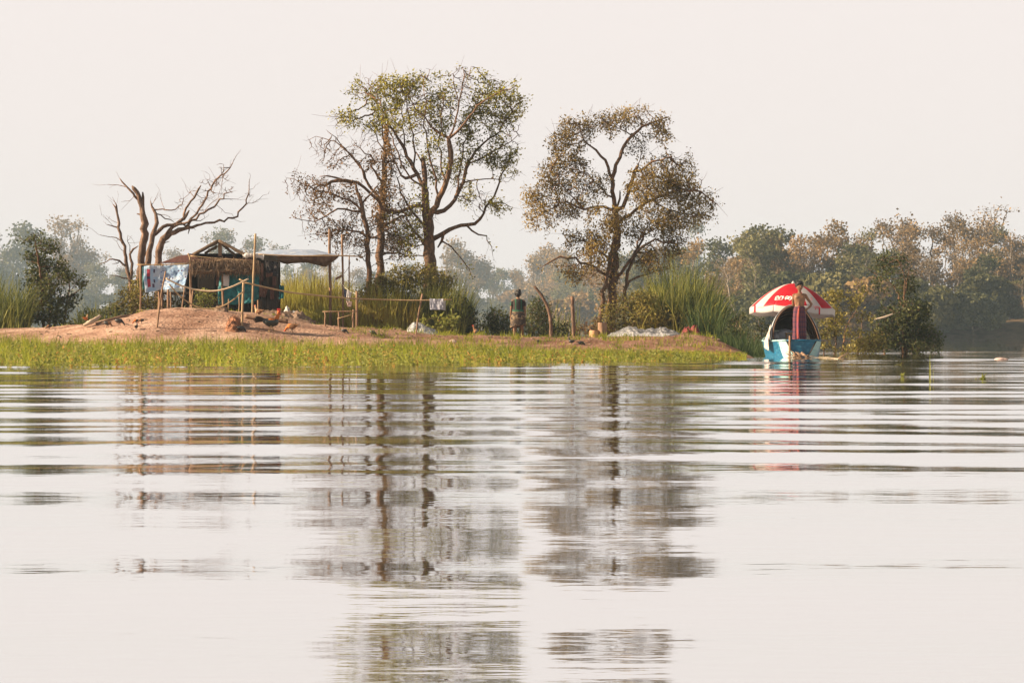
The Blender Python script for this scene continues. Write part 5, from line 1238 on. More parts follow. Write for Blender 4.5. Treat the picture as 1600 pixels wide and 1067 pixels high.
# ---------------------------------------------------------------- boy
boy = thing('person', 'boy standing bareheaded on the boat bow, hand on hip, shirtless in a plaid sarong', 'person', inboat((.03, .62, .385))); boy.rotation_euler.z = R(6)
b = MB()
b.loft([(0, 0, .72, .125, .09), (0, 0, .84, .128, .09), (0, .005, .94, .118, .082), (0, .0, 1.02, .130, .085), (0, -.004, 1.10, .146, .090), (0, 0, 1.17, .152, .085), (0, .004, 1.215, .125, .07), (0, .006, 1.245, .062, .05)], 18)
b.tube([(0, .01, 1.20), (0, 0, 1.26), (0, -.01, 1.33)], [.05, .043, .046], 10)
b.ball((0, -.012, 1.415), (.084, .100, .112), seg=16, rings=12); b.ball((0, -.04, 1.35), (.052, .052, .05)); b.ball((0, -.105, 1.395), (.014, .02, .02), seg=8, rings=6)
for s in (-1, 1):
    b.ball((s * .06, -.062, 1.135), (.062, .032, .045)); b.ball((s * .032, -.068, .97), (.032, .022, .07)); b.ball((s * .10, .03, 1.20), (.06, .04, .04))
    b.ball((s * .078, .0, 1.405), (.012, .022, .03), seg=8, rings=6)
    limb(b, [(s * .07, 0, .74), (s * .075, -.01, .42), (s * .075, .01, .06)], [.078, .052, .034])
    b.tube([(s * .075, .03, .04), (s * .08, -.06, .025), (s * .085, -.14, .018)], [.036, .034, .022], 8, flat=.7)
# photo-right arm, hand on the hip
limb(b, [(.150, .005, 1.185), (.235, .06, 1.08), (.325, .075, .97)], [.044, .037, .031]); limb(b, [(.325, .075, .97), (.27, .01, .90), (.195, -.055, .85)], [.032, .029, .022])
hand(b, (.195, -.055, .85), (-.55, -.35, -.5), (-.5, .8, 0), -1, .13, .6)
# other arm hangs a little behind the body
limb(b, [(-.140, .015, 1.185), (-.150, .08, 1.06), (-.135, .12, .95)], [.042, .036, .031]); limb(b, [(-.135, .12, .95), (-.06, .125, .90), (.0, .12, .87)], [.032, .028, .022])
hand(b, (.0, .12, .87), (1, 0, -.2), (0, -.9, .1), 1, .13, .4)
def zone_boy(c):
    z = np.zeros(len(c), int)
    for s in (-1, 1): z[((c[:, 0] - s * .032) ** 2 / .018 ** 2 + (c[:, 2] - 1.405) ** 2 / .010 ** 2 < 1) & (c[:, 1] < -.06)] = 1
    z[(np.abs(c[:, 0]) < .024) & (np.abs(c[:, 2] - 1.345) < .009) & (c[:, 1] < -.07)] = 2
    return z
body_obj('body', fused(b, .0065, 4), [M_skin, M_eye, M_lip], zone_boy, boy)
b = MB(); b.ball((0, .026, 1.448), (.110, .112, .110), seg=16, rings=12); b.ball((0, -.04, 1.490), (.098, .085, .062), seg=14, rings=8)
for s in (-1, 1): b.ball((s * .088, .01, 1.44), (.018, .05, .05))
for i in range(9): b.ball((-.07 + .0175 * i, -.092 + .02 * abs(i - 4) / 4, 1.448 + rng.uniform(-.012, .012)), (.022, .018, .034), seg=8, rings=6)
body_obj('hair', fused(b, .009, 1), [M_hair], lambda c: np.zeros(len(c)), boy)
# sarong with folds
nu, nv = 64, 26; G = np.zeros((nv, nu, 3))
for i in range(nv):
    t = i / (nv - 1); z = .90 - .87 * t
    for j in range(nu):
        a = 2 * math.pi * j / (nu - 1); f = 1 + (.02 + .07 * t) * math.sin(a * 7 + 1.5 * math.sin(3 * t)) * (1 if j not in (0, nu - 1) else 1) + .03 * math.sin(a * 13 + 2) * t
        rx = np.interp(t, [0, .12, .35, .7, 1], [.128, .150, .162, .158, .165]) * f; ry = np.interp(t, [0, .12, .4, 1], [.097, .118, .128, .14]) * f
        G[i, j] = (rx * math.cos(a), ry * math.sin(a), z)
child(solid('sarong', G, plaid('plaid_cloth'), None, .01), boy)
M_or = mat('orange_cloth', (.50, .13, .05), (.20, .035, .04), scale=7, stretch=(3, 1, .4), bump=.4, c3=(.20, .07, .16))
b = MB(); b.tube(curve_pts([(-.02, -.10, .915), (-.055, -.135, .87), (-.075, -.15, .70), (-.085, -.165, .40), (-.08, -.175, .09)], 20), np.interp(np.linspace(0, 1, 20), [0, .1, .3, 1], [.018, .024, .034, .034]), 10, flat=.45, wob=.08)
b.ball((-.04, -.125, .895), (.04, .03, .03)); child(b.build('sarong_tie', M_or), boy)

# ---------------------------------------------------------------- parasol
UX, UY = PX(1236, 60.2), 60.2
par_ = thing('parasol', 'large red and white parasol with white lettering standing in the boat behind the boy', 'parasol', (UX, UY, .25)); par_.rotation_euler = (R(-3), R(2.2), 0)
M_ured = mat('red_canvas', (.60, .018, .035), (.50, .012, .03), scale=4, sheer=.38, rough=.6); M_uwh = mat('white_canvas', (.66, .63, .62), (.60, .57, .57), scale=4, sheer=.38, rough=.6)
UR, Z0, UH = 1.105, 1.03, .64
def uz(r): return Z0 + UH * (1 - (r / UR) ** 1.75)
def up(ang, r, lift=0): return np.array([r * math.sin(ang), -r * math.cos(ang), uz(r) + lift])
gores = [(-32, 12, 'r'), (12, 36, 'w'), (36, 60, 'r'), (60, 84, 'w'), (84, 108, 'r'), (108, 132, 'w'), (132, 156, 'r'), (156, 180, 'w'), (180, 204, 'r'), (204, 228, 'w'), (228, 252, 'r'), (252, 276, 'w'), (276, 294, 'r'), (294, 310, 'w'), (310, 328, 'r')]
rib_as = [-32, 12, 60, 108, 156, 204, 252, 294]
b = MB(); NA = 144; NR = 14; degs = np.linspace(-32, 328, NA + 1)
rad_ = np.linspace(.02, UR, NR)
def sag(dg):  # cloth sinks a little between ribs
    a = np.array(rib_as + [328]); k = np.searchsorted(a, dg, 'right') - 1; k = min(max(k, 0), len(a) - 2); return math.sin(math.pi * (dg - a[k]) / (a[k + 1] - a[k]))
G = np.array([[up(R(dg), r) - np.array([0, 0, .035 * sag(dg) * (r / UR) ** 2]) for dg in degs] for r in rad_])
def gcol(dg): return next(0 if c == 'r' else 1 for a, e, c in gores if a <= dg <= e)
child(solid('canopy', G, [M_ured, M_uwh], None, .006, lambda i, j: gcol((degs[j] + degs[j + 1]) / 2)), par_)
val = np.array([[G[-1, j] * np.array([1.004, 1.004, 1]) - np.array([0, 0, .17 * k / 3]) for j in range(NA + 1)] for k in range(4)])
def vcol(i, j):
    dg = (degs[j] + degs[j + 1]) / 2
    return 0 if 290 < dg < 296 or 30 < dg < 33 else 1
child(solid('valance', val, [M_ured, M_uwh], None, .006, vcol), par_)
child(MB().tube([(0, 0, .0), (0, 0, 1.66)], .022, 8).build('pole', M_white), par_)
b = MB(); b.tube([(0, 0, 1.64), (0, 0, 1.70), (0, 0, 1.735)], [.05, .035, .01], 10); b.ball((0, 0, 1.715), .022); child(b.build('finial', M_white), par_)
for a in rib_as: child(MB().tube([up(R(a), r, -.02) for r in np.linspace(.05, UR - .01, 8)], .008, 5).build('rib', M_white), par_)
# lettering on the wide red gore: strokes follow the cloth
def on_canopy(px, py):
    x = (px - 800) / F * 59.35 - UX; zt = H + (HY - py) / F * 59.35 - .25
    r = UR * max(0, min(1, 1 - (zt - Z0) / UH)) ** (1 / 1.75); r = max(r, abs(x) + .01)
    y = -math.sqrt(max(r * r - x * x, 0)); return np.array([x * 1.003, y * 1.003 - .012, uz(min(r, UR)) - .012])
TZ = lambda x, y: (1180 + x / 7.117, 420 + y / 7.117)
strokes = [[(208, 366), (214, 350), (220, 330), (232, 318), (250, 319), (252, 332), (244, 356)], [(226, 358), (234, 336), (238, 330)], [(208, 367), (240, 368), (286, 363)], [(256, 356), (264, 328), (274, 318), (290, 319), (290, 332), (281, 356)], [(290, 352), (297, 330), (304, 319)], [(304, 340), (318, 337)],
    [(316, 362), (322, 340), (332, 320), (352, 318), (356, 330), (346, 354)], [(333, 356), (340, 336)], [(354, 356), (364, 322), (380, 317), (386, 326), (378, 352), (370, 368), (356, 368)], [(386, 354), (394, 330), (402, 318), (424, 318), (418, 334), (410, 350), (412, 364), (400, 366)], [(402, 344), (418, 340)]]
b = MB()
for st in strokes:
    q = [on_canopy(*TZ(*p)) for p in st]; b.tube(curve_pts(q, max(4, len(q) * 3)), .0125, 6, flat=.5)
child(b.build('lettering', mat('white_print', (.85, .82, .80))), par_)
# small red print on the right valance and faint red print on the left valance
def on_val(px, py):
    x = (px - 800) / F * 59.35 - UX; return np.array([x, -math.sqrt(max(UR ** 2 - x * x, .0)) - .012, H + (HY - py) / F * 59.35 - .25])
b = MB()
for st in ([(636, 440), (650, 432), (690, 432), (704, 440), (700, 452), (660, 455), (638, 448)], [(645, 458), (648, 470)], [(692, 456), (688, 470)], [(655, 442), (690, 443)], [(30, 460), (50, 455), (66, 462), (90, 456)], [(585, 345), (600, 340), (604, 360), (590, 366)]):
    q = [on_val(*TZ(*p)) for p in st]; q = [p if 0 < 1 else p for p in q]; b.tube(curve_pts(q, len(q) * 3), .010, 5, flat=.5)
child(b.build('valance_print', mat('red_print', (.55, .03, .06))), par_)

# ---------------------------------------------------------------- woman
wy = 69.0; wp = at(809.5, wy)
wom = thing('person', 'woman seen from behind on the bank, hair in a bun, dark green top, patterned skirt', 'person', wp); ws = (P(0, 452.5, wy)[2] - wp[2]) / 1.50; wom.scale = (ws, ws, ws)
b = MB()
b.loft([(0, 0, .66, .185, .13), (0, 0, .76, .18, .13), (0, 0, .86, .158, .112), (0, 0, .98, .160, .108), (0, 0, 1.08, .172, .105), (0, .0, 1.15, .165, .09), (0, .0, 1.195, .12, .07), (0, 0, 1.22, .06, .05)], 18)
b.tube([(0, 0, 1.19), (0, .01, 1.25), (0, .015, 1.31)], [.052, .045, .046], 10); b.ball((0, .02, 1.375), (.076, .092, .105), seg=16, rings=12); b.ball((0, .115, 1.36), (.014, .02, .02), seg=8, rings=6); b.ball((0, .06, 1.315), (.05, .05, .045))
for s in (-1, 1): b.ball((s * .077, .02, 1.365), (.012, .02, .028), seg=8, rings=6)
limb(b, [(-.165, 0, 1.14), (-.205, -.005, .98), (-.215, .01, .86)], [.05, .043, .037]); limb(b, [(-.215, .01, .86), (-.225, .03, .75), (-.225, .05, .63)], [.037, .033, .024]); hand(b, (-.225, .05, .63), (0, .15, -1), (1, 0, 0), 1, .14, .5)
limb(b, [(.165, 0, 1.14), (.20, 0, .98), (.205, .01, .86)], [.05, .043, .037]); limb(b, [(.205, .01, .86), (.21, .03, .75), (.205, .06, .63)], [.037, .033, .024]); hand(b, (.205, .06, .63), (0, .2, -1), (-1, 0, 0), -1, .14, .5)
limb(b, [(-.09, 0, .68), (-.105, .0, .38), (-.115, -.03, .06)], [.10, .062, .040]); limb(b, [(.09, .0, .68), (.115, .06, .38), (.13, .14, .06)], [.10, .062, .040])
for x, y in ((-.115, -.03), (.13, .14)): b.tube([(x, y - .05, .04), (x, y + .05, .03), (x * 1.05, y + .14, .02)], [.038, .036, .024], 8, flat=.7)
body_obj('body', fused(b, .0075, 4), [M_skin], lambda c: np.zeros(len(c)), wom)
b = MB(); b.ball((0, .0, 1.385), (.112, .112, .112), seg=16, rings=12); b.ball((.012, -.10, 1.38), (.072, .06, .075)); b.ball((.03, -.03, 1.475), (.06, .06, .05)); b.ball((-.01, -.06, 1.31), (.07, .05, .05))
body_obj('hair', fused(b, .009, 2), [M_hair], lambda c: np.zeros(len(c)), wom)
def stripe_mat(name, stops, axis, freq, nz=.35):
    m, nt, out = new_mat(name); bs = N(nt, 'ShaderNodeBsdfPrincipled'); bs.inputs['Roughness'].default_value = .9
    tc = N(nt, 'ShaderNodeTexCoord'); sp = N(nt, 'ShaderNodeSeparateXYZ'); nt.links.new(tc.outputs['Object'], sp.inputs[0])
    no = N(nt, 'ShaderNodeTexNoise'); no.inputs['Scale'].default_value = 7; nt.links.new(tc.outputs['Object'], no.inputs[0])
    mu = N(nt, 'ShaderNodeMath', operation='MULTIPLY'); mu.inputs[1].default_value = freq; nt.links.new(sp.outputs[axis], mu.inputs[0])
    ad = N(nt, 'ShaderNodeMath', operation='MULTIPLY_ADD'); ad.inputs[1].default_value = nz; nt.links.new(no.outputs['Fac'], ad.inputs[0]); nt.links.new(mu.outputs[0], ad.inputs[2])
    fr = N(nt, 'ShaderNodeMath', operation='FRACT'); nt.links.new(ad.outputs[0], fr.inputs[0]); nt.links.new(ramp(nt, fr.outputs[0], stops), bs.inputs['Base Color']); nt.links.new(bs.outputs[0], out.inputs[0]); return m
b = MB(); b.loft([(0, 0, .78, .188, .138), (0, 0, .86, .170, .124), (0, 0, .98, .172, .12), (0, 0, 1.08, .185, .117), (0, 0, 1.15, .178, .102), (0, 0, 1.195, .135, .082), (0, 0, 1.212, .085, .065)], 24)
for s in (-1, 1): b.tube([(s * .155, 0, 1.135), (s * .19, 0, 1.06), (s * .208, -.003, .985)], [.064, .06, .056], 12)
body_obj('top', fused(b, .011, 2), [stripe_mat('dark_striped_top', [(0, (.012, .012, .012)), (.35, (.02, .016, .016)), (.45, (.05, .02, .018)), (.6, (.012, .016, .014)), (.75, (.01, .12, .06)), (.85, (.012, .015, .014))], 0, 6), mat('green_hem', (.012, .13, .07), (.02, .05, .03), scale=16, contrast=(.45, .6))], lambda c: np.where(c[:, 2] < .875, 1, 0), wom)
nu, nv = 60, 18; G = np.zeros((nv, nu, 3))
for i in range(nv):
    t = i / (nv - 1); z = .82 - .47 * t
    for j in range(nu):
        a = 2 * math.pi * j / (nu - 1); f = 1 + (.05 * t) * math.sin(a * 6 + 2 * t) + .02 * math.sin(a * 11) * t
        G[i, j] = (np.interp(t, [0, .3, 1], [.185, .215, .235]) * f * math.cos(a), (np.interp(t, [0, .3, 1], [.135, .165, .19]) * f) * math.sin(a) + .03 * t, z + .05 * t * math.sin(a + 2.4))
child(solid('skirt', G, stripe_mat('patterned_skirt', [(0, (.035, .025, .02)), (.4, (.05, .035, .025)), (.6, (.10, .07, .045)), (.72, (.30, .22, .13)), (.8, (.04, .03, .025))], 2, 4, 2.4), None, .01), wom)

# ---------------------------------------------------------------- posts, blocks, nets
pz = at(860, 65.5); Yc = 65.5
tag(MB().tube(curve_pts([pz - [0, 0, .2], P(861, 505, Yc), P(858.5, 488, Yc), P(852, 471, Yc), P(843, 457, Yc), P(834.5, 447, Yc)], 24), np.linspace(.055, .036, 24), 8, wob=.12).build('curved_post', M_dead), 'bare pale post bent over to the left at its top, right of the woman', 'post')
tag(MB().tube(curve_pts([at(896.5, Yc, .2), P(896, 500, Yc), P(894.5, 480, Yc), P(894, 463.5, Yc)], 14), np.linspace(.055, .05, 14), 8, wob=.12).build('straight_post', M_dead), 'bare upright pale post between the bent post and the olive-brown tree', 'post')
M_cut = mat('cut_wood', (.46, .27, .15), (.34, .19, .10), scale=9, bump=.2)
def block(px, y0, y1, w_, label):
    Y = 65.2; g = at(px, Y); h = (y1 - y0) / F * Y; t = thing('chopping_block', label, 'chopping block', g)
    z0 = g[2] - .05; zt = H + (HY - y0) / F * Y; r = w_ / 2 / F * Y; b = MB(); an = np.linspace(0, 2 * math.pi, 20, endpoint=False)
    rr = r * (1 + .06 * np.sin(3 * an + 1) + .03 * np.sin(7 * an)); vs_ = []; fs = []
    for z, k in ((z0, 1.08), (z0 * .6 + zt * .4, .98), (zt - .015, 1.0), (zt, .95)): vs_.append(np.stack([g[0] + rr * k * np.cos(an), g[1] + rr * k * np.sin(an), np.full(20, z)], 1))
    for i in range(3):
        for j in range(20): fs.append((i * 20 + j, i * 20 + (j + 1) % 20, i * 20 + 20 + (j + 1) % 20, i * 20 + 20 + j))
    b.add(np.concatenate(vs_), fs); b.build('bark_side', M_cut if y0 > 510 else M_pole, t)
    MB().add(np.stack([g[0] + rr * .95 * np.cos(an), g[1] + rr * .95 * np.sin(an), np.full(20, zt + .002)], 1), [tuple(range(20))]).build('cut_top', M_cut, t, smooth=False)
block(929, 516, 529, 16.5, 'low pale chopping block, the shorter of the two on the bank'); block(941, 504, 528, 14, 'tall brown chopping block standing right behind the low one')
M_net = mat('white_net', (.66, .66, .68), (.40, .42, .46), scale=9, bump=.9, sheer=.25, c3=(.74, .70, .66)); M_netb = mat('brown_net', (.34, .24, .18), (.20, .13, .09), scale=9, stretch=(1, 1, 3), bump=.9, sheer=.1, c3=(.46, .36, .29)); M_neto = mat('rust_net', (.42, .20, .11), (.26, .12, .07), scale=10, bump=.9, sheer=.15)
def heap(name, label, cat, px0, px1, prof, Y, dY, m, seed, fibres=200, rough=.5, fibre_r=.004):
    """a soft heap lying on the ground; prof: heights in photo pixels from left to right"""
    r = np.random.default_rng(seed); nu, nv = 90, 26; G = np.zeros((nv, nu, 3)); u = np.linspace(0, 1, nu); hp_ = np.interp(u, np.linspace(0, 1, len(prof)), prof) / F * Y
    hp_ = np.convolve(np.pad(hp_, 3, 'edge'), np.ones(7) / 7, 'valid')
    U, Vv = np.meshgrid(u, np.linspace(-1, 1, nv)); x = (px0 + (px1 - px0) * U - 800) / F * Y; edge = np.sin(np.clip(np.minimum(U, 1 - U) * 4, 0, 1) * math.pi / 2)
    y = Y + Vv * dY * (.35 + .65 * edge); n1 = fbm(x * 9, y * 9, seed, 4); n2 = 1 - np.abs(2 * fbm(x * 6 + y * 3, y * 11, seed + 3, 3) - 1)
    z = gz(x, y) - .03 + hp_[None] * np.sqrt(np.clip(1 - Vv ** 2, 0, 1)) * edge * (1 + rough * (n1 - .5) * 1.6 + rough * .8 * (n2 - .6))
    b = MB(); b.grid(np.stack([x, y, z], -1))
    for i in range(fibres):
        i0, j0 = r.integers(3, nv - 4), r.integers(2, nu - 8); q = [np.array([x[i0, j0 + k], y[i0, j0 + k], z[i0, j0 + k] + .012 + r.normal(0, .012)]) for k in range(0, 6)]
        b.tube(q, fibre_r, 3, cap=False)
    return tag(b.build(name, m), label, cat)
heap('fishing_net', 'large heap of white fishing net lying right of the chopping blocks', 'fishing net', 944, 1066, [6, 8, 9, 13, 16, 13, 10, 10, 9, 11, 9, 8, 5], 64.0, 1.0, M_net, 5, 900, .45, fibre_r=.006)
heap('fishing_net', 'small white net bundle by the foot of the leaning clothes pole stake', 'fishing net', 634, 690, [8, 11, 11, 9, 7, 5, 2], 63.2, .5, M_net, 6, 160, .5)
heap('fishing_net', 'grey and white net heap beside the dark pot right of the hut', 'fishing net', 436, 494, [8, 14, 17, 15, 13, 8], 66.5, .5, M_net, 7, 200, .6)
heap('fishing_net', 'long brown net heap stretched along the bank in front of the grey net', 'fishing net', 392, 512, [6, 8, 9, 11, 14, 16, 12, 7, 4], 64.6, .55, M_netb, 8, 260, .6)
heap('fishing_net', 'rust coloured net mound beside the right post of the drying frame', 'fishing net', 352, 378, [5, 9, 11, 8, 4], 59.6, .6, M_neto, 9, 200, .7)
heap('fishing_net', 'pale coil of net and cord on the earth mound below the sagging canes', 'fishing net', 332, 358, [4, 9, 10, 7], 62.2, .25, M_netb, 10, 120, .7)
heap('tarp_bundle', 'crumpled bright blue tarp lying at the right foot of the hut', 'tarp', 436, 462, [8, 14, 12, 7], 69.2, .4, M_bucl, 11, 0, .7)
heap('cloth_bundle', 'crumpled white sacking behind the blue tarp beside the hut', 'cloth', 441, 458, [12, 20, 22, 12], 70.3, .4, M_white, 12, 0, .8)
heap('red_cloth', 'dark red cloth lying under the big reed clump', 'cloth', 1062, 1098, [14, 20, 16, 18, 12], 67.5, .3, mat('dark_red_cloth', (.17, .03, .03), (.09, .02, .02), bump=.4), 13, 0, .6)
heap('foam_scrap', 'pale foam scrap in the grass beside the brown hen', 'scrap', 701, 714, [3, 5, 3], 60.0, .2, M_pink, 14, 0, .3)
g = at(427, 67.8); b = MB(); b.loft([(g[0], g[1], g[2] - .03, .07, .07), (g[0], g[1], g[2] + .05, .15, .15), (g[0], g[1], g[2] + .14, .17, .17), (g[0], g[1], g[2] + .23, .12, .12), (g[0], g[1], g[2] + .26, .075, .075), (g[0], g[1], g[2] + .30, .09, .09)], 16)
tag(b.build('clay_pot', mat('clay', (.25, .12, .075), (.14, .07, .05), scale=6)), 'round brown clay pot on the ground beside the hut corner', 'pot')
g = at(417, 68.2); tag(MB().tube([g - [0, 0, .1], g + [.01, 0, .2], g + [0, 0, .32]], .05, 8, wob=.1).build('short_post', M_bam), 'short thick pale post standing behind the clay pot', 'post')
def log(name, label, pts, rad, m, n=9):
    return tag(MB().tube(curve_pts(pts, 16), np.interp(np.linspace(0, 1, 16), np.linspace(0, 1, len(rad)), rad), n, wob=.15).build(name, m), label, 'driftwood')
q = [onground(a, c) + [0, 0, .06] for a, c in ((131, 514), (140, 511), (150, 508), (157, 506))]
log('driftwood', 'pale forked driftwood log lying on the bank left of the dark hens', [p + np.array([0, 0, k * .045]) for k, p in enumerate(q)], [.04, .065, .06, .035], mat('pale_wood', (.46, .38, .30), (.30, .23, .17), bump=.4))
q = [onground(a, c) + [0, 0, .03] for a, c in ((150, 508), (170, 502), (190, 497), (203, 494))]
log('driftwood', 'long thin brown branch lying up the left flank of the mound', q, [.03, .04, .04, .02], M_pole)
q = [onground(a, c) + [0, 0, .04] for a, c in ((382, 498), (400, 500), (425, 503), (450, 506))]
log('driftwood', 'straight grey log half hidden behind the rooster', q, [.05, .06, .06, .05], M_pole)
pw = P(1362, 500, 66.6); log('broken_limb', 'thick broken white limb sticking out of the leafy island bush at right', [P(1366, 499, 67.0), P(1376, 497, 67.0), P(1386, 494.5, 67.0), P(1398, 489, 67.1), P(1409, 489, 67.3), P(1416, 500, 67.5)], [.018, .028, .026, .03, .03], mat('bleached_wood', (.62, .52, .42), (.45, .36, .28), bump=.3))

# ---------------------------------------------------------------- poultry
def bird_mesh(pose, tail, big=False):
    b = MB()
    b.ball((0, 0, .20), (.145, .088, .095), seg=14, rings=10); b.ball((.07, 0, .205), (.085, .075, .085)); b.ball((-.10, 0, .225), (.09, .055, .06))
    for s in (-1, 1): b.ball((-.02, s * .075, .215), (.115, .025, .065))
    if pose == 'up': b.tube(curve_pts([(.08, 0, .23), (.125, 0, .30), (.145, 0, .37), (.15, 0, .41)], 8), [.068, .060, .052, .046, .041, .037, .034, .032], 10); hd = np.array([.155, 0, .425])
    else: b.tube(curve_pts([(.08, 0, .20), (.15, 0, .17), (.20, 0, .11), (.22, 0, .07)], 8), [.064, .058, .05, .044, .04, .036, .032, .03], 10); hd = np.array([.225, 0, .055])
    b.ball(hd, (.036, .028, .032), seg=10, rings=8); bd = np.array([1, 0, -.15 if pose == 'up' else -.9]); bd /= np.linalg.norm(bd)
    b.tube([hd + bd * .025, hd + bd * .07], [.014, .003], 6)
    for k in range(7):
        a = (k - 3) * .13; st = np.array([-.12, 0, .235]); l = tail * (1 - .05 * abs(k - 3))
        e = .9 - .17 * k if tail > .2 else .55 - .06 * k
        b.tube(curve_pts([st, st + l * .5 * np.array([-math.cos(e), a, math.sin(e)]), st + l * np.array([-math.cos(e * .55), a * 1.2, math.sin(e * .55) - .12 * (tail > .2)])], 6), [.03, .028, .025, .022, .018, .01], 6, flat=.45)
    return fused(b, .011 if not big else .0105, 2), hd, bd
def legs_mesh(m, stride=.05):
    b = MB()
    for s, st in ((-1, -stride), (1, stride)):
        b.tube([(0, s * .04, .14), (st * .4, s * .042, .08), (st, s * .045, .012)], [.022, .012, .010], 6)
        for a in (-.5, 0, .5): b.tube([(st, s * .045, .012), (st + .055 * math.cos(a), s * .045 + .055 * math.sin(a), .005)], [.008, .004], 5)
        b.tube([(st, s * .045, .012), (st - .03, s * .045, .005)], [.007, .004], 5)
    o = b.build('legs', m); me = o.data; bpy.data.objects.remove(o); return me
def comb_mesh(hd, bd, m, k=1.0):
    b = MB()
    for i in range(4): b.ball(hd + np.array([-.02 + .017 * i, 0, .036 * k]), (.013 * k, .007, .022 * k), seg=8, rings=6)
    b.ball(hd + bd * .03 + np.array([0, 0, -.035 * k]), (.011, .014, .022 * k), seg=8, rings=6); b.ball(hd + np.array([.01, 0, 0]), (.03, .031, .028), seg=10, rings=6)
    o = b.build('comb', m); me = o.data; bpy.data.objects.remove(o); return me
M_blk = mat('black_feather', (.018, .018, .020), (.008, .009, .010), scale=14, rough=.4, spec=.5); M_grn = mat('dark_green_feather', (.010, .020, .018), (.008, .010, .010), scale=10, rough=.35, spec=.6)
M_org = mat('orange_feather', (.50, .17, .035), (.32, .09, .02), scale=16, stretch=(1, 1, .4)); M_bro = mat('brown_feather', (.26, .13, .06), (.12, .06, .03), scale=14); M_buf = mat('buff_feather', (.55, .36, .22), (.36, .2, .11), scale=14); M_comb = mat('comb_red', (.50, .03, .03)); M_leg = mat('yellow_leg', (.50, .36, .2)); M_lgd = mat('dark_leg', (.10, .07, .05))
up_me, uhd, ubd = bird_mesh('up', .16); dn_me, dhd, dbd = bird_mesh('down', .15); ro_me, rhd, rbd = bird_mesh('up', .30, True)
leg_y, leg_d = legs_mesh(M_leg, .06), legs_mesh(M_lgd, .03); cmb_u, cmb_d, cmb_r = comb_mesh(uhd, ubd, M_comb, .5), comb_mesh(dhd, dbd, M_comb, .4), comb_mesh(rhd, rbd, M_comb, 1.25)
def bird(name, label, cat, pos, size, rz, pose, mats, zone, comb=True, leg=leg_d, group=None):
    e = thing(name, label, cat, pos, group); e.scale = (size,) * 3; e.rotation_euler.z = rz
    me = {'up': up_me, 'down': dn_me, 'rooster': ro_me}[pose].copy(); body_obj('body', me, mats, zone, e)
    for nm, m in (('legs', leg), ('comb', {'up': cmb_u, 'down': cmb_d, 'rooster': cmb_r}[pose])):
        if nm == 'comb' and not comb: continue
        c = bpy.data.objects.new(nm, m); COL.objects.link(c); c.parent = e
    return e
def z_roo(c): return np.where(c[:, 0] - .08 + (c[:, 2] - .22) * .1 > 0, np.where(c[:, 2] > .27 - 0 * c[:, 0], 1, 0), np.where((c[:, 2] > .25) & (c[:, 0] > -.06), 1, np.where(c[:, 0] < -.14, 2, 0)))
bird('rooster', 'large dark rooster with orange neck and red comb striding in the bank grass', 'rooster', onground(424, 521, 56.5) + [0, 0, -.02], 1.22, R(4), 'rooster', [M_grn, M_org, M_blk], z_roo, True, leg_y)
plain = lambda c: np.zeros(len(c), int)
def z_two(c): return np.where(c[:, 0] + (c[:, 2] - .2) * .5 > .06, 1, 0)
bird('hen', 'buff and grey hen standing tall by the hut corner', 'hen', onground(404, 496), .72, R(150), 'up', [M_bro, M_buf], z_two, True, leg_y)
bird('hen', 'brown hen pecking just right of the rooster', 'hen', onground(456, 520), .82, R(170), 'down', [M_bro, M_org], z_two, True)
bird('hen', 'black hen lying low by the right post of the drying frame', 'hen', onground(376, 519) + [0, 0, -.04], .62, R(10), 'down', [M_blk], plain, True)
bird('hen', 'small black hen with raised tail, first right of the brown hen', 'hen', onground(538, 521) + [0, 0, -.04], .5, R(-20), 'down', [M_blk], plain, False)
bird('hen', 'small black hen with raised tail, second right of the brown hen', 'hen', onground(582, 523) + [0, 0, -.04], .5, R(-25), 'down', [M_blk], plain, False)
bird('hen', 'black and chestnut hen below the dark bush, left of the woman', 'hen', at(746, 64.5), .75, R(165), 'up', [M_blk, M_bro], z_two, True)
bird('hen', 'chestnut hen standing on the driftwood log at far left', 'hen', onground(134, 509) + [0, 0, .10], .45, R(60), 'up', [M_org, M_buf], z_two, True)
bird('duck', 'dark duck facing right, left of the two ducks lying beside the driftwood', 'duck', onground(168, 512), .58, R(-10), 'down', [M_blk, M_bro], z_two, False)
bird('duck', 'black duck walking down the mound, right of the driftwood', 'duck', onground(186, 510), .64, R(-12), 'down', [M_blk], plain, False)
bird('hen', 'small black hen with orange breast, topmost left of a cluster of three on the mound', 'hen', onground(213, 508), .42, R(200), 'down', [M_blk, M_org], z_two, True)
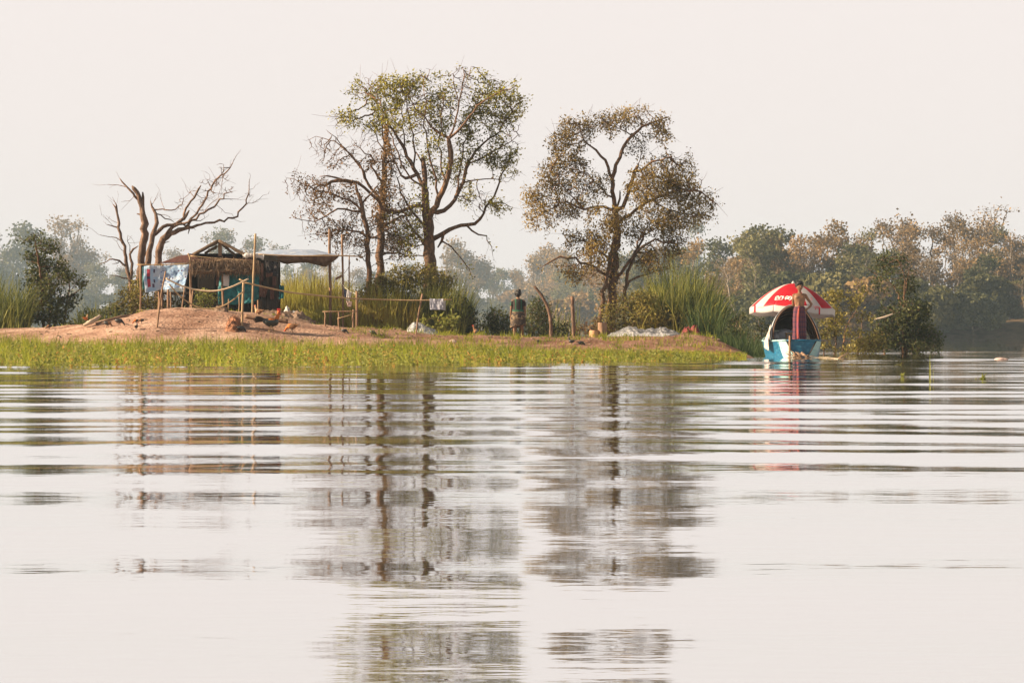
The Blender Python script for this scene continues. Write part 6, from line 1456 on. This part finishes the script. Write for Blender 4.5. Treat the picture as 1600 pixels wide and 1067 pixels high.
bird('hen', 'small dark hen, rightmost of a cluster of three on the mound', 'hen', onground(221, 506), .42, R(215), 'down', [M_blk, M_bro], z_two, True)
bird('hen', 'small dark hen, lowest of a cluster of three on the mound', 'hen', onground(213, 516), .42, R(80), 'up', [M_blk, M_grn], z_two, False)
bird('duck', 'small dark bird at the grass edge far left of the driftwood', 'duck', onground(77, 515), .42, R(200), 'down', [M_blk, M_bro], z_two, False)
bird('duck', 'black duck at the grass edge below the bent post', 'duck', onground(841, 538), .4, R(90), 'down', [M_blk], plain, False)
bird('duck', 'black duck facing left on the bank below the straight post', 'duck', onground(893, 540), .45, R(172), 'up', [M_blk], plain, False)
bird('duck', 'black duck lying low, right beside the duck below the straight post', 'duck', onground(908, 540) + [0, 0, -.03], .48, R(8), 'down', [M_blk], plain, False)

# ---------------------------------------------------------------- bits on the water
def tuft(name, label, px, py, hpx, n, m, seed, lean=.5, width=.012):
    Y = .68 * F / (py - HY); r = np.random.default_rng(seed); h = hpx / F * Y; base = np.array([[PX(px, Y), Y, -.03]]) + r.normal(0, .012, (n, 3)) * [1, 1, 0]
    Q, nn = blades(base, h * r.uniform(.6, 1.1, n) + .03, r.normal(0, lean, (n, 2)) * h, np.full(n, width), r, seg=4); return tag(blade_mesh(name, Q, nn, 4, m), label, 'water plant')
tuft('water_plant', 'small bright green water plant below the leafy island bush', 1410, 590, 13, 12, M_vine, 1, .5, .014)
tuft('water_plant', 'small green water plant on the open water at far right', 1536, 592, 14, 12, M_vine, 2, .6, .013)
tuft('water_plant', 'two thin upright grass blades in the water right of the leafy bush', 1455, 592, 48, 3, M_vine, 3, .04, .008)
tuft('water_plant', 'pair of thin arching stems on the water before the leafy bush', 1408, 571, 12, 3, M_gy, 4, 1.0, .006)
Yf = .68 * F / (562 - HY); b = MB(); b.ball((PX(1563, Yf), Yf, .01), (.14, .08, .045), seg=12, rings=8); b.ball((PX(1569, Yf), Yf, .005), (.10, .07, .035), seg=12, rings=8)
tag(b.build('foam_float', M_pink), 'pale pink float lying on the open water at far right', 'float')
